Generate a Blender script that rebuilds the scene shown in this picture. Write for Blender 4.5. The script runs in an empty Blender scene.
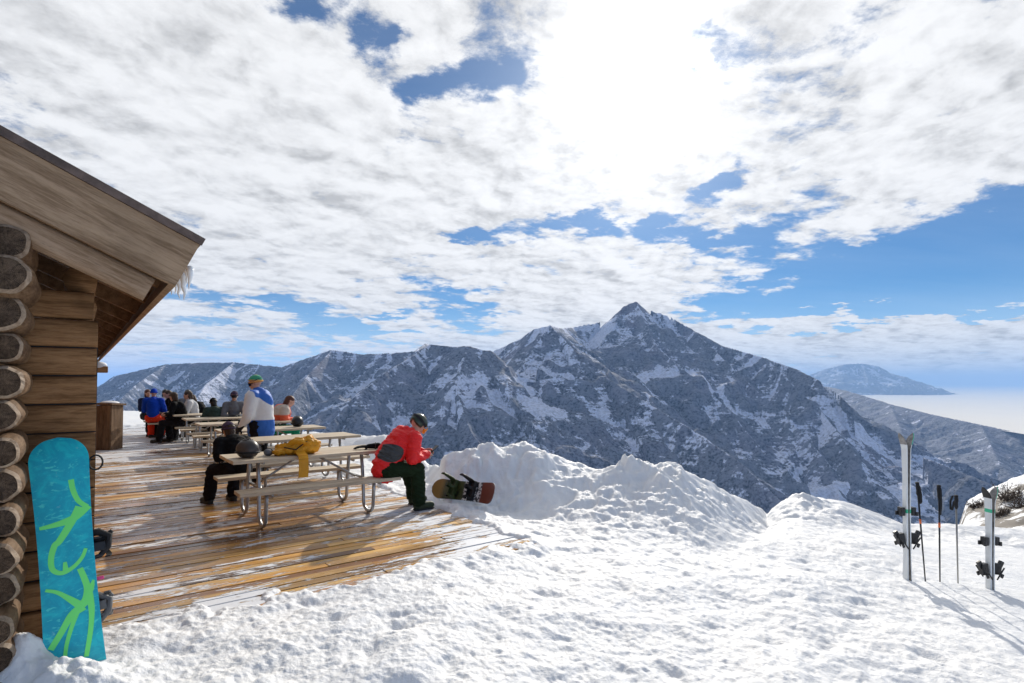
import bpy, bmesh, math, random
import numpy as np
from mathutils import Vector, Matrix, Quaternion
random.seed(7)
S = bpy.context.scene
COL = S.collection
R = math.radians
# ------------------------------------------------------------------ camera
F = 569.0; CX, CY = 512.0, 341.5; PITCH = math.atan(16/569); SH = 24.6/569
CAMZ = 1.62
cd = bpy.data.cameras.new('camera'); cam = bpy.data.objects.new('camera', cd); COL.objects.link(cam)
cam.location = (0, 0, CAMZ); cam.rotation_euler = (math.pi/2+PITCH, 0, 0)
cd.sensor_width = 36; cd.lens = 36*F/1024; cd.shift_y = 24.6/1024
cd.clip_start = 0.05; cd.clip_end = 400000
S.camera = cam
# ------------------------------------------------------------------ light
SUN_EL, SUN_AZ = 27.0, 12.7          # azimuth clockwise from +Y
sl = bpy.data.lights.new('sun', 'SUN'); sun = bpy.data.objects.new('sun', sl); COL.objects.link(sun)
sl.energy = 3.2; sl.angle = R(0.6); sl.color = (1, .93, .82)
sd = Vector((math.sin(R(SUN_AZ))*math.cos(R(SUN_EL)), math.cos(R(SUN_AZ))*math.cos(R(SUN_EL)), math.sin(R(SUN_EL))))
sun.rotation_euler = sd.to_track_quat('Z', 'Y').to_euler(); sun.location = sd*50
V = S.view_settings
V.view_transform = 'Standard'; V.look = 'None'; V.gamma = 1; V.exposure = 0.34; V.use_curve_mapping = False
S.cycles.use_denoising = True
S.cycles.max_bounces = 6; S.cycles.volume_bounces = 1; S.cycles.diffuse_bounces = 3
S.cycles.sample_clamp_indirect = 6

# ------------------------------------------------------------------ node helpers
class NT:
    def __init__(s, nt): s.t = nt
    def node(s, typ, ins=None, **kw):
        n = s.t.nodes.new(typ)
        for k, v in kw.items(): setattr(n, k, v)
        for k, v in (ins or {}).items():
            i = n.inputs[k]
            if isinstance(v, bpy.types.NodeSocket): s.t.links.new(v, i)
            else: i.default_value = v
        return n
    def m(s, op, a, b=0.0, c=0.0):
        n = s.node('ShaderNodeMath', {0: a, 1: b, 2: c}, operation=op); return n.outputs[0]
    def vm(s, op, a, b=(0, 0, 0)):
        n = s.node('ShaderNodeVectorMath', {0: a, 1: b}, operation=op)
        return n.outputs[1] if op in ('DOT_PRODUCT', 'LENGTH', 'DISTANCE') else n.outputs[0]
    def noise(s, vec, scale, detail=4, rough=.5, dist=0.0, lac=2.0):
        n = s.node('ShaderNodeTexNoise', {'Vector': vec, 'Scale': scale, 'Detail': detail, 'Roughness': rough, 'Distortion': dist, 'Lacunarity': lac})
        return n.outputs[0]
    def ramp(s, fac, stops, interp='LINEAR'):
        n = s.node('ShaderNodeValToRGB', {0: fac}); cr = n.color_ramp; cr.interpolation = interp
        while len(cr.elements) < len(stops): cr.elements.new(.5)
        for e, (p, c) in zip(cr.elements, stops):
            e.position = p; e.color = (c, c, c, 1) if isinstance(c, (int, float)) else (*c, 1)
        return n.outputs[0]
    def mix(s, f, a, b, mode='MIX'):
        n = s.node('ShaderNodeMix', data_type='RGBA', blend_type=mode)
        for i, v in ((0, f), (6, a), (7, b)):
            if isinstance(v, bpy.types.NodeSocket): s.t.links.new(v, n.inputs[i])
            else: n.inputs[i].default_value = v if isinstance(v, float) else ((*v, 1) if len(v) == 3 else v)
        return n.outputs[2]
    def ss(s, x, a, b):
        n = s.node('ShaderNodeMapRange', {0: x, 1: a, 2: b, 3: 0.0, 4: 1.0}, interpolation_type='SMOOTHSTEP'); return n.outputs[0]
    def comb(s, x, y, z): return s.node('ShaderNodeCombineXYZ', {0: x, 1: y, 2: z}).outputs[0]
    def sep(s, v): return s.node('ShaderNodeSeparateXYZ', {0: v}).outputs

# ------------------------------------------------------------------ world
W_ = bpy.data.worlds.new('World'); S.world = W_; W_.use_nodes = True
W_.node_tree.nodes.clear(); n = NT(W_.node_tree)
SKYK = 0.10
sky = n.node('ShaderNodeTexSky', sky_type='NISHITA', sun_disc=False, sun_elevation=R(SUN_EL), sun_rotation=R(SUN_AZ),
             altitude=2500, air_density=1.0, dust_density=0.4, ozone_density=2.0)
d = n.node('ShaderNodeTexCoord').outputs['Generated']
x, y, z = n.sep(d)[:3]
az = n.m('ARCTAN2', x, y); el = n.m('ARCSINE', z)
zz = n.m('ADD', n.m('MAXIMUM', z, 0.0), 0.13)
px = n.m('DIVIDE', x, zz); py = n.m('DIVIDE', y, zz)
P = n.comb(px, py, 0.0)
# streaks fan out along this wind direction
rot = n.node('ShaderNodeVectorRotate', {'Vector': P, 'Angle': R(52)}, rotation_type='Z_AXIS').outputs[0]
Ps = n.vm('MULTIPLY', rot, (1.0, 0.62, 1.0))
nA = n.noise(Ps, 0.75, 3, .5, .3)
nB = n.noise(Ps, 2.6, 11, .66, .25)
nC = n.noise(P, 9.0, 8, .68, .3)
warp = n.vm('MULTIPLY', n.vm('SUBTRACT', n.node('ShaderNodeTexNoise', {'Vector': P, 'Scale': 2.6, 'Detail': 8.0, 'Roughness': .6}).outputs[1], (.5, .5, .5)), (.30, .15, 0))
AE = n.vm('ADD', n.comb(az, el, 0.0), warp)
ax, ay, _ = n.sep(AE)[:3]
def azel(px_, py_):
    xc = (px_-CX)/F; yc = (CY-py_)/F + SH
    v = Vector((xc, math.cos(PITCH)-yc*math.sin(PITCH), math.sin(PITCH)+yc*math.cos(PITCH)))
    return math.atan2(v.x, v.y), math.asin(v.z/v.length)
def blob(px_, py_, rx, ry, tilt=0.0):
    a0, e0 = azel(px_, py_); rx, ry = rx/F, ry/F; c_, s_ = math.cos(R(tilt)), math.sin(R(tilt))
    dx = n.m('SUBTRACT', ax, a0); dy = n.m('SUBTRACT', ay, e0)
    u_ = n.m('ADD', n.m('MULTIPLY', dx, c_/rx), n.m('MULTIPLY', dy, s_/rx))
    v_ = n.m('SUBTRACT', n.m('MULTIPLY', dy, c_/ry), n.m('MULTIPLY', dx, s_/ry))
    r2 = n.m('ADD', n.m('MULTIPLY', u_, u_), n.m('MULTIPLY', v_, v_))
    return n.m('EXPONENT', n.m('MULTIPLY', r2, -1.0))
dens = n.m('ADD', n.m('MULTIPLY', nA, .30), n.m('ADD', n.m('MULTIPLY', nB, .52), n.m('MULTIPLY', nC, .26)))
pf = n.noise(n.vm('ADD', n.vm('MULTIPLY', P, (1.0, .8, 1)), n.vm('MULTIPLY', warp, (.8, .8, 0))), 5.2, 7, .58, .15)
puff = n.m('SUBTRACT', 1.0, n.m('MULTIPLY', n.m('ABSOLUTE', n.m('SUBTRACT', pf, .5)), 5.0))
pf2 = n.noise(n.vm('ADD', n.vm('MULTIPLY', P, (1.0, .8, 1)), (.02, -.035, 0)), 5.2, 7, .58, .15)
relief = n.m('MULTIPLY', n.m('SUBTRACT', pf, pf2), 9.0)
cov = n.m('MULTIPLY_ADD', dens, 1.7, -.295)
cov = n.m('MULTIPLY_ADD', n.m('SUBTRACT', pf, .5), .48, cov)
# gaps in the cloud deck (negative) and banks of cloud (positive)
for (bx, by, rx, ry, t_, w_) in [
    (930, 285, 170, 40, 10, -.42), (1030, 245, 90, 45, 10, -.30), (790, 300, 90, 20, 6, -.20),
    (505, 90, 52, 24, 0, -.42), (435, 88, 38, 15, 0, -.30), (372, 30, 22, 22, -50, -.28), (312, 5, 26, 14, 0, -.30),
    (722, 177, 26, 14, 25, -.45), (700, 236, 80, 12, 0, -.34), (590, 230, 80, 10, 0, -.34), (480, 233, 28, 9, 0, -.32),
    (255, 305, 70, 10, -6, -.27), (460, 296, 38, 15, 0, -.30), (370, 330, 70, 9, 0, -.30), (800, 205, 40, 12, 20, -.12), (270, 352, 120, 8, 0, -.18),
    (715, 20, 18, 14, 0, -.13), (655, 92, 16, 10, 0, -.22), (700, 60, 30, 12, -30, -.16), (800, 75, 40, 14, 20, -.10),
    (700, 120, 230, 75, 20, .08), (150, 110, 200, 90, 0, .12), (560, 290, 120, 16, 0, .20), (620, 320, 90, 12, 0, .20), (480, 190, 150, 40, 10, .10),
    (880, 335, 230, 14, 0, .85), (900, 369, 260, 7, 0, .30), (380, 312, 60, 10, 0, .14), (1050, 120, 160, 60, 10, .15), (180, 330, 80, 12, 0, .14)]:
    cov = n.m('MULTIPLY_ADD', blob(bx, by, rx, ry, t_), w_, cov)
cov = n.m('SUBTRACT', cov, n.m('MULTIPLY', n.ss(n.m('MULTIPLY', y, -1.0), -.15, .35), .20))
mask = n.ss(cov, .44, .62)
thick = n.ss(cov, .52, .98)
# self-shading of the cloud deck: finer density variation, thicker parts grey below
sh = n.m('ADD', n.m('MULTIPLY', nB, .45), n.m('MULTIPLY', n.noise(n.vm('ADD', Ps, (.08, -.11, 0)), 4.5, 10, .68, .3), .55))
sh = n.m('MULTIPLY_ADD', relief, .075, sh); sh = n.m('MULTIPLY_ADD', n.m('SUBTRACT', pf, .5), .20, sh)
shade = n.ramp(sh, [(.32, .58), (.42, .76), (.50, .90), (.60, 1.0)])
# sun glow through the cloud
cosg = n.vm('DOT_PRODUCT', d, tuple(sd))
g1 = n.m('MULTIPLY', n.m('POWER', n.m('MAXIMUM', cosg, 0.0), 230.0), 1.5)
g2 = n.m('MULTIPLY', n.m('POWER', n.m('MAXIMUM', cosg, 0.0), 16.0), .15)
glow = n.m('ADD', n.m('ADD', g1, g2), .76)
cl = n.m('MULTIPLY', shade, glow)
elw = n.ss(el, 0.0, .14)
ctint = n.mix(elw, (.93, .97, 1.0), (.985, .99, 1.0))
cloud = n.vm('MULTIPLY', n.node('ShaderNodeCombineColor', {0: cl, 1: cl, 2: cl}).outputs[0], ctint)
skyc = n.vm('MULTIPLY', sky.outputs[0], (SKYK*.17, SKYK*.42, SKYK*.60))
# soft pale band low over the horizon
low = n.m('MULTIPLY', n.m('SUBTRACT', 1.0, n.ss(el, .0, .15)), .60)
skyc = n.mix(low, skyc, (.62, .77, .90))
veil = n.m('MULTIPLY', n.noise(n.vm('MULTIPLY', P, (.35, 1.2, 1)), 2.2, 5, .6), .16)
skyc = n.mix(veil, skyc, (.8, .86, .93))
gs = n.m('MULTIPLY', n.m('POWER', n.m('MAXIMUM', cosg, 0.0), 60.0), .35)
skyc = n.vm('ADD', skyc, n.comb(gs, gs, gs))
allc = n.mix(mask, skyc, cloud)
below = n.ss(z, -.02, 0.0)
allc = n.mix(below, (.62, .72, .85), allc)
bg = n.node('ShaderNodeBackground', {0: allc, 1: 1.0})
n.t.links.new(bg.outputs[0], n.node('ShaderNodeOutputWorld').inputs[0])

# ------------------------------------------------------------------ geometry helpers
U = Vector((math.sin(R(52.7)), math.cos(R(52.7)), 0)); VV = Vector((-U.y, U.x, 0)); PHI = math.atan2(U.y, U.x)
def Wp(u, v, z=0.0): return U*u + VV*v + Vector((0, 0, z))
def pix(px_, py_, Y):
    xc = (px_-CX)/F; yc = (CY-py_)/F + SH
    v = Vector((xc, math.cos(PITCH)-yc*math.sin(PITCH), math.sin(PITCH)+yc*math.cos(PITCH)))
    return Vector((0, 0, CAMZ)) + v*(Y/v.y)
def pixz(px_, py_, z):
    q = pix(px_, py_, 1.0); t = (z-CAMZ)/(q.z-CAMZ); return Vector((q.x*t, q.y*t, z))
def link(name, me, mat=None, parent=None, loc=None, rot=None, smooth=False):
    o = bpy.data.objects.new(name, me); COL.objects.link(o)
    if mat is not None:
        for m_ in (mat if isinstance(mat, (list, tuple)) else [mat]): me.materials.append(m_)
    if parent is not None: o.parent = parent
    if loc is not None: o.location = loc
    if rot is not None: o.rotation_euler = rot
    if smooth: me.polygons.foreach_set('use_smooth', [True]*len(me.polygons))
    return o
def build(name, bm, mat=None, parent=None, smooth=False, bevel=0, **k):
    if bevel: bmesh.ops.bevel(bm, geom=[e for e in bm.edges if e.is_manifold and e.calc_face_angle(0) > .6], offset=bevel, segments=2, affect='EDGES', profile=.6)
    bmesh.ops.recalc_face_normals(bm, faces=bm.faces)
    me = bpy.data.meshes.new(name); bm.to_mesh(me); bm.free()
    return link(name, me, mat, parent, smooth=smooth, **k)
def tag(o, label=None, cat=None, group=None, kind=None):
    for k_, v_ in (('label', label), ('category', cat), ('group', group), ('kind', kind)):
        if v_: o[k_] = v_
    return o
def empty(name, loc, rz, label, cat, group=None):
    o = bpy.data.objects.new(name, None); COL.objects.link(o); o.empty_display_size = .2
    o.location = loc; o.rotation_euler = (0, 0, rz); return tag(o, label, cat, group)
def kids(o): return [c for c in bpy.data.objects if c.parent == o]
def copy_tree(o, parent=None):
    c = o.copy(); COL.objects.link(c); c.parent = parent
    for ch in kids(o): copy_tree(ch, c)
    return c
def frame_for(p, q, ref=None):
    z_ = (q-p).normalized(); r_ = ref or (Vector((0, 0, 1)) if abs(z_.z) < .9 else Vector((1, 0, 0)))
    x_ = r_.cross(z_).normalized(); y_ = z_.cross(x_); return x_, y_, z_
def box(bm, c, s, rot=None):
    M = Matrix.Translation(Vector(c)) @ (rot.to_4x4() if rot else Matrix()) @ Matrix.Diagonal((*s, 1))
    return bmesh.ops.create_cube(bm, size=1, matrix=M)['verts']
def obox(bm, o, ax_, ay_, az_):
    """box from corner o spanned by three edge vectors"""
    vs = [bm.verts.new(o+ax_*i+ay_*j+az_*k) for i in (0, 1) for j in (0, 1) for k in (0, 1)]
    for f in ((0,1,3,2),(4,6,7,5),(0,4,5,1),(2,3,7,6),(0,2,6,4),(1,5,7,3)): bm.faces.new([vs[i] for i in f])
    return vs
def rcone(bm, p, q, r1, r2, seg=14, caps=3, flat=1.0, ref=None):
    p, q = Vector(p), Vector(q); x_, y_, z_ = frame_for(p, q, ref); rings = []
    for i in range(caps+1):
        a = math.pi/2*i/caps; rings.append((p - z_*r1*math.cos(a), r1*math.sin(a)))
    for i in range(caps+1):
        a = math.pi/2*i/caps; rings.append((q + z_*r2*math.sin(a), r2*math.cos(a)))
    prev = None
    for (c, r_) in rings:
        if r_ < 1e-6: cur = [bm.verts.new(c)]
        else: cur = [bm.verts.new(c + x_*math.cos(2*math.pi*k/seg)*r_ + y_*math.sin(2*math.pi*k/seg)*r_*flat) for k in range(seg)]
        if prev:
            for k in range(seg):
                a, b = prev[k % len(prev)], prev[(k+1) % len(prev)]; c2, d2 = cur[(k+1) % len(cur)], cur[k % len(cur)]
                f = [a] + ([b] if len(prev) > 1 else []) + ([c2] if len(cur) > 1 else []) + [d2]
                bm.faces.new(f)
        prev = cur
def ellip(bm, c, r, rot=None, seg=18, rings=12):
    M = Matrix.Translation(Vector(c)) @ (rot.to_4x4() if rot else Matrix()) @ Matrix.Diagonal((*r, 1))
    return bmesh.ops.create_uvsphere(bm, u_segments=seg, v_segments=rings, radius=1, matrix=M)['verts']
def tube(bm, pts, r, seg=10, close=True):
    pts = [Vector(p) for p in pts]; rs = r if isinstance(r, (list, tuple)) else [r]*len(pts)
    prev = None; x_ = None
    for i, p in enumerate(pts):
        t = (pts[min(i+1, len(pts)-1)]-pts[max(i-1, 0)]).normalized()
        if x_ is None: x_ = (Vector((0, 0, 1)) if abs(t.z) < .9 else Vector((1, 0, 0))).cross(t).normalized()
        else: x_ = (x_ - t*x_.dot(t)).normalized()
        y_ = t.cross(x_)
        cur = [bm.verts.new(p + (x_*math.cos(2*math.pi*k/seg)+y_*math.sin(2*math.pi*k/seg))*rs[i]) for k in range(seg)]
        if prev:
            for k in range(seg): bm.faces.new((prev[k], prev[(k+1) % seg], cur[(k+1) % seg], cur[k]))
        elif close: bm.faces.new(cur[::-1])
        prev = cur
    if close: bm.faces.new(prev)
def prism(bm, pts, thick, M):
    """outline in local xz, thickness along y"""
    a = [bm.verts.new(M @ Vector((p[0], -thick/2, p[1]))) for p in pts]
    b = [bm.verts.new(M @ Vector((p[0], thick/2, p[1]))) for p in pts]
    bm.faces.new(a); bm.faces.new(b[::-1]); k = len(pts)
    for i in range(k): bm.faces.new((a[i], b[i], b[(i+1) % k], a[(i+1) % k]))

# ------------------------------------------------------------------ numpy noise
def _h(ix, iy, seed):
    h = (ix.astype(np.int64)*374761393 + iy.astype(np.int64)*668265263 + seed*1442695041) & 0x7fffffff
    h = ((h ^ (h >> 13))*1274126177) & 0x7fffffff
    h = ((h ^ (h >> 16))*2246822519) & 0x7fffffff
    return (h & 0xffffff)/float(0xffffff)
def pn(x, y, seed=0):
    ix, iy = np.floor(x), np.floor(y); fx, fy = x-ix, y-iy
    def g(i, j):
        a = _h(ix+i, iy+j, seed)*2*np.pi; return np.cos(a)*(fx-i)+np.sin(a)*(fy-j)
    u = fx*fx*fx*(fx*(fx*6-15)+10); v = fy*fy*fy*(fy*(fy*6-15)+10)
    a = g(0, 0)*(1-u)+g(1, 0)*u; b = g(0, 1)*(1-u)+g(1, 1)*u
    return (a*(1-v)+b*v)*1.5
def fbm(x, y, oct=5, seed=0, gain=.5, lac=2.03):
    s = 0; a = 1; t = 0
    for i in range(oct): s = s+a*pn(x, y, seed+i*17); t += a; a *= gain; x = x*lac+13.7; y = y*lac-7.1
    return s/t
def ridged(x, y, oct=5, seed=0, gain=.5):
    s = 0; a = 1; t = 0
    for i in range(oct): s = s+a*(1-np.abs(pn(x, y, seed+i*31))*2); t += a; a *= gain; x = x*2.03+5.3; y = y*2.03+9.1
    return s/t
def sstep(x, a, b):
    t = np.clip((x-a)/(b-a), 0, 1); return t*t*(3-2*t)
def grid_mesh(name, X, Y, Z, attrs=None, wrap=False):
    nr, nc = X.shape; me = bpy.data.meshes.new(name)
    co = np.stack([X, Y, Z], -1).reshape(-1, 3).astype(np.float32)
    i, j = np.meshgrid(np.arange(nr-1), np.arange(nc if wrap else nc-1), indexing='ij')
    j2 = (j+1) % nc
    q = np.stack([i*nc+j, i*nc+j2, (i+1)*nc+j2, (i+1)*nc+j], -1).reshape(-1, 4)[:, ::-1].astype(np.int32)
    me.vertices.add(len(co)); me.vertices.foreach_set('co', co.ravel())
    me.loops.add(q.size); me.loops.foreach_set('vertex_index', q.ravel())
    me.polygons.add(len(q)); me.polygons.foreach_set('loop_start', np.arange(0, q.size, 4, dtype=np.int32))
    me.polygons.foreach_set('loop_total', np.full(len(q), 4, np.int32)) if False else None
    me.update(calc_edges=True); me.polygons.foreach_set('use_smooth', np.ones(len(q), bool))
    for k_, a_ in (attrs or {}).items():
        at = me.attributes.new(k_, 'FLOAT', 'POINT'); at.data.foreach_set('value', a_.astype(np.float32).ravel())
    return me

# ------------------------------------------------------------------ materials
def mat(name, col, rough=.6, metal=0.0, bump=0.0, bscale=60, var=0.0, vscale=8, spec=.4, coat=0.0, stretch=(1, 1, 1)):
    m_ = bpy.data.materials.new(name); m_.use_nodes = True; b = m_.node_tree.nodes['Principled BSDF']; k = NT(m_.node_tree)
    b.inputs['Base Color'].default_value = (*col, 1); b.inputs['Roughness'].default_value = rough
    b.inputs['Metallic'].default_value = metal; b.inputs['Specular IOR Level'].default_value = spec
    b.inputs['Coat Weight'].default_value = coat
    tc = k.node('ShaderNodeTexCoord').outputs['Object']; tc = k.vm('MULTIPLY', tc, stretch)
    if var:
        nz = k.noise(tc, vscale, 5, .6); nz = k.ss(nz, .3, .7)
        lo = tuple(c*(1-var) for c in col); hi = tuple(min(1, c*(1+var)) for c in col)
        k.t.links.new(k.mix(nz, lo, hi), b.inputs['Base Color'])
    if bump:
        nz = k.noise(tc, bscale, 5, .6)
        k.t.links.new(k.node('ShaderNodeBump', {'Height': nz, 'Strength': min(1, bump*2), 'Distance': .02*bump}).outputs[0], b.inputs['Normal'])
    return m_
# ------------------------------------------------------------------ mountains
def ridge_field(X, Y, ridges, floor, seed):
    best = np.full(X.shape, -1e9); bg_ = np.zeros(X.shape); bd = np.zeros(X.shape)
    for ri, (pts, slope, gw) in enumerate(ridges):
        P_ = [pix(a, b, c) for a, b, c in pts]
        rb = np.full(X.shape, -1e9); rs_ = np.zeros(X.shape); rd = np.zeros(X.shape); sacc = 0
        for a, b in zip(P_[:-1], P_[1:]):
            ex, ey = b.x-a.x, b.y-a.y; L2 = ex*ex+ey*ey
            t = np.clip(((X-a.x)*ex+(Y-a.y)*ey)/L2, 0, 1); L = math.sqrt(L2)
            dx, dy = X-a.x-t*ex, Y-a.y-t*ey; dd = np.sqrt(dx*dx+dy*dy)
            h = a.z+(b.z-a.z)*t
            side = np.sign(dx*ey-dy*ex)
            c = h - slope*dd*(1-.22*dd/(dd+1500))
            k = c > rb; rb = np.where(k, c, rb); rs_ = np.where(k, sacc+t*L+side*7000, rs_); rd = np.where(k, dd, rd); sacc += L
        wx = fbm(X/700, Y/700, 3, seed+ri)*200
        g1 = ridged((rs_+wx)/gw, rd/2600+ri*3.3, 3, seed+ri*5)
        g2 = ridged((rs_+wx*1.5)/(gw*.36), rd/1100+ri*1.7, 3, seed+90+ri*5)
        amp = 1-np.exp(-rd/420)
        hh = rb - amp*((1-g1)*.62*gw - .10*gw) - (1-np.exp(-rd/160))*(1-g2)*.20*gw
        ch = ridged((rs_+wx*.8)/(gw*.30), rd/3200+ri*2.1, 2, seed+60+ri*5)
        g1 = .5*g1+.25*g2+.25*ch
        line = np.clip(1-np.abs(pn((rs_+wx*1.2)/(gw*.55), rd/2200+ri*1.3, seed+400+ri))*11, 0, 1)*sstep(rd, 60, 260)*np.clip(pn(rs_/900, rd/1500, seed+77)*2+.55, 0, 1)
        g1 = g1 - 1.2*line
        k = hh > best; bg_ = np.where(k, g1*.6+g2*.4, bg_); bd = np.where(k, rd, bd); best = np.where(k, hh, best)
    best = best + fbm(X/420, Y/420, 6, seed+200, .55)*70*(1-np.exp(-bd/250)) + fbm(X/70, Y/70, 3, seed+300)*10*(1-np.exp(-bd/80)) + (ridged(X/160, Y/160, 3, seed+7)-.5)*9
    fl = floor + fbm(X/900, Y/900, 4, seed+11)*60
    k_ = 60.0
    mx = np.maximum(best, fl)
    return mx, bg_, bd
def polar(a0, a1, na, r0, r1, nr):
    az_ = np.radians(np.linspace(a0, a1, na)); r = np.geomspace(r0, r1, nr)
    Rr, A = np.meshgrid(r, az_, indexing='ij'); return Rr*np.sin(A), Rr*np.cos(A)

def mountain_mat(name, snow_amt=0.0, forest=1.0, redk=.45):
    m_ = bpy.data.materials.new(name); m_.use_nodes = True; b = m_.node_tree.nodes['Principled BSDF']; k = NT(m_.node_tree)
    geo = k.node('ShaderNodeNewGeometry'); pos = geo.outputs['Position']; nrm = geo.outputs['Normal']
    nz = k.sep(nrm)[2]; _, _, pz = k.sep(pos)[:3]
    gul = k.node('ShaderNodeAttribute', attribute_name='gully').outputs['Fac']
    n1 = k.noise(pos, .0016, 6, .6); n2 = k.noise(pos, .009, 8, .68, .5); n3 = k.noise(pos, .045, 5, .7)
    # cliff strata: bands that follow height
    zs = k.m('ADD', pz, k.m('MULTIPLY', n1, 160.0))
    band = k.noise(k.comb(k.m('MULTIPLY', k.sep(pos)[0], .0011), k.m('MULTIPLY', k.sep(pos)[1], .0011), k.m('MULTIPLY', zs, .030)), 1.0, 4, .7)
    s = k.m('MULTIPLY_ADD', nz, .55, .62)
    s = k.m('MULTIPLY_ADD', gul, -1.35, s)
    s = k.m('MULTIPLY_ADD', k.m('SUBTRACT', n2, .5), 1.45, s)
    s = k.m('MULTIPLY_ADD', k.m('SUBTRACT', band, .5), 1.25, s)
    s = k.m('MULTIPLY_ADD', k.m('SUBTRACT', n3, .5), .95, s)
    s = k.m('MULTIPLY_ADD', k.m('SUBTRACT', n1, .5), 1.7, s)
    s = k.m('MULTIPLY_ADD', pz, .00022, s)
    snow = k.m('MULTIPLY', k.ss(s, .50-snow_amt, .78-snow_amt), k.m('ADD', .62, k.m('MULTIPLY', k.ss(n3, .35, .6), .38)))
    dust = k.m('MULTIPLY', k.ss(k.m('ADD', n3, k.m('MULTIPLY', n2, .6)), .60, .90), .26)
    snow = k.m('MAXIMUM', snow, dust)
    rock = k.mix(k.ss(n2, .35, .65), (.010, .016, .045), (.044, .044, .078))  # rock tinted blue: the blue of shade and haze is put into its colour
    red = k.ss(k.noise(pos, .0011, 3, .5, 0), .56, .68)
    rock = k.mix(k.m('MULTIPLY', red, redk), rock, (.11, .045, .045))
    fo = k.m('MULTIPLY', k.ss(k.noise(pos, .0024, 5, .6, 0), .38, .54), .85*forest)
    rock = k.mix(fo, rock, (.006, .013, .026))
    col = k.mix(snow, rock, (.72, .76, .90))
    k.t.links.new(col, b.inputs['Base Color']); b.inputs['Roughness'].default_value = .85
    b.inputs['Specular IOR Level'].default_value = .2
    bh = k.m('ADD', k.m('MULTIPLY', n2, 30.0), k.m('MULTIPLY', n3, 9.0))
    k.t.links.new(k.node('ShaderNodeBump', {'Height': bh, 'Strength': .65, 'Distance': 1.0}).outputs[0], b.inputs['Normal'])
    return m_
K = 1000
RG = [
 ([(470,420,9*K),(519,372,7.8*K),(573,327,6.9*K),(605,321,7*K),(616,315,7.0*K),(624,306,7*K),(636,301,7.0*K),(648,309.5,7.0*K),(667,315,6.9*K),(691,328.5,6.7*K),(724,346,6.3*K),(766,358,5.9*K),(799,370,5.5*K),(819,380,5.2*K),(840,396,5.0*K),(865,415,4.8*K),(890,439,4.6*K),(915,454,4.4*K),(952,468,4.1*K),(989,483,3.8*K),(1060,512,3.4*K)], .70, 520),
 ([(491,352,6.2*K),(519,339,5.9*K),(534,329,5.7*K),(550,325,5.5*K),(573,348,5.1*K),(600,374,4.8*K),(650,404,4.3*K),(700,434,3.9*K),(740,462,3.5*K),(790,510,3.1*K)], .66, 420),
 ([(573,327,6.9*K),(560,328,6.2*K),(550,325,5.5*K)], .7, 400),
 ([(636,301,7*K),(655,345,6.2*K),(690,375,5.6*K),(730,410,5.1*K),(760,450,4.6*K)], .75, 300),
 ([(691,328,6.7*K),(740,375,5.7*K),(790,420,5.0*K),(830,465,4.4*K)], .75, 300),
 ([(766,358,5.9*K),(820,410,5.0*K),(860,460,4.3*K)], .8, 260),
 ([(550,325,5.5*K),(520,370,5.0*K),(545,430,4.3*K),(575,480,3.7*K)], .75, 300),
 ([(415,352,5.3*K),(431,344.5,5*K),(456,347,4.8*K),(468,345.5,4.7*K),(491,351,4.7*K),(505,372,4.6*K)], .62, 360),
 ([(431,344,5*K),(395,366,4.5*K),(355,395,4.0*K),(325,430,3.6*K),(300,470,3.2*K)], .62, 330),
 ([(468,346,4.7*K),(455,385,4.2*K),(470,430,3.7*K),(500,470,3.3*K)], .66, 300),
 ([(20,400,8.5*K),(60,389,8.5*K),(97,380,8.2*K),(140,370,7.8*K),(166,364,7.6*K),(198,362.6,7.4*K),(234,362,7.2*K),(263,365,7*K),(281,367,6.7*K),(307,358,6.3*K),(332,349.6,6.1*K),(361,354,6*K),(390,353,5.9*K),(415,351,6*K),(426,343,7.5*K),(451,350,8*K)], .58, 420),
 ([(332,350,6.1*K),(305,378,5.3*K),(285,405,4.7*K),(262,440,4.2*K)], .6, 330),
 ([(234,362,7.2*K),(205,385,6.2*K),(190,410,5.4*K),(175,440,4.8*K)], .55, 360),
 ([(166,364,7.6*K),(135,385,6.6*K),(110,410,5.8*K)], .52, 360),
]
X, Y = polar(-50, 52, 1250, 2300, 9800, 520)
Z, G, D_ = ridge_field(X, Y, RG, -1150, 3)
me = grid_mesh('mountains', X, Y, Z, {'gully': G})
tag(link('mountains', me, mountain_mat('mountain rock and snow', .12)), kind='structure')
print('peak', Z.max())
RF = [([(800,384,13*K),(830,387,12*K),(848,391,11*K),(890,404,9.5*K),(931,414,8.5*K),(981,424.6,7.6*K),(1024,433.5,7*K),(1090,447,6.3*K),(1200,470,5.6*K)], .36, 170),
      ([(890,404,9.5*K),(905,440,7.6*K),(940,480,6.2*K)], .34, 150), ([(981,424.6,7.6*K),(1000,465,6.0*K),(1040,500,5.2*K)], .36, 150)]
X, Y = polar(22, 60, 420, 4200, 15000, 260)
Z, G, D_ = ridge_field(X, Y, RF, -1300, 31)
tag(link('valley_ridge', grid_mesh('valley_ridge', X, Y, Z, {'gully': G}), mountain_mat('valley ridge forest', -.16, 1.0, .05)), kind='structure')
RI = [([(700,408,35*K),(740,397,34*K),(775,388,33*K),(800,378,32*K),(826,368.5,31*K),(845,364,30*K),(862,363,30*K),(878,366,30*K),(890,374,30*K),(902,382,29*K),(915,392,28*K),(925,404,27*K)], .50, 420), ([(862,363,30*K),(870,386,27.5*K)], .45, 400)]
X, Y = polar(17, 47, 380, 24000, 37000, 150)
Z, G, D_ = ridge_field(X, Y, RI, -1400, 51)
tag(link('far_mountain', grid_mesh('far_mountain', X, Y, Z, {'gully': G}), mountain_mat('far mountain', -.15)), kind='structure')
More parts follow.
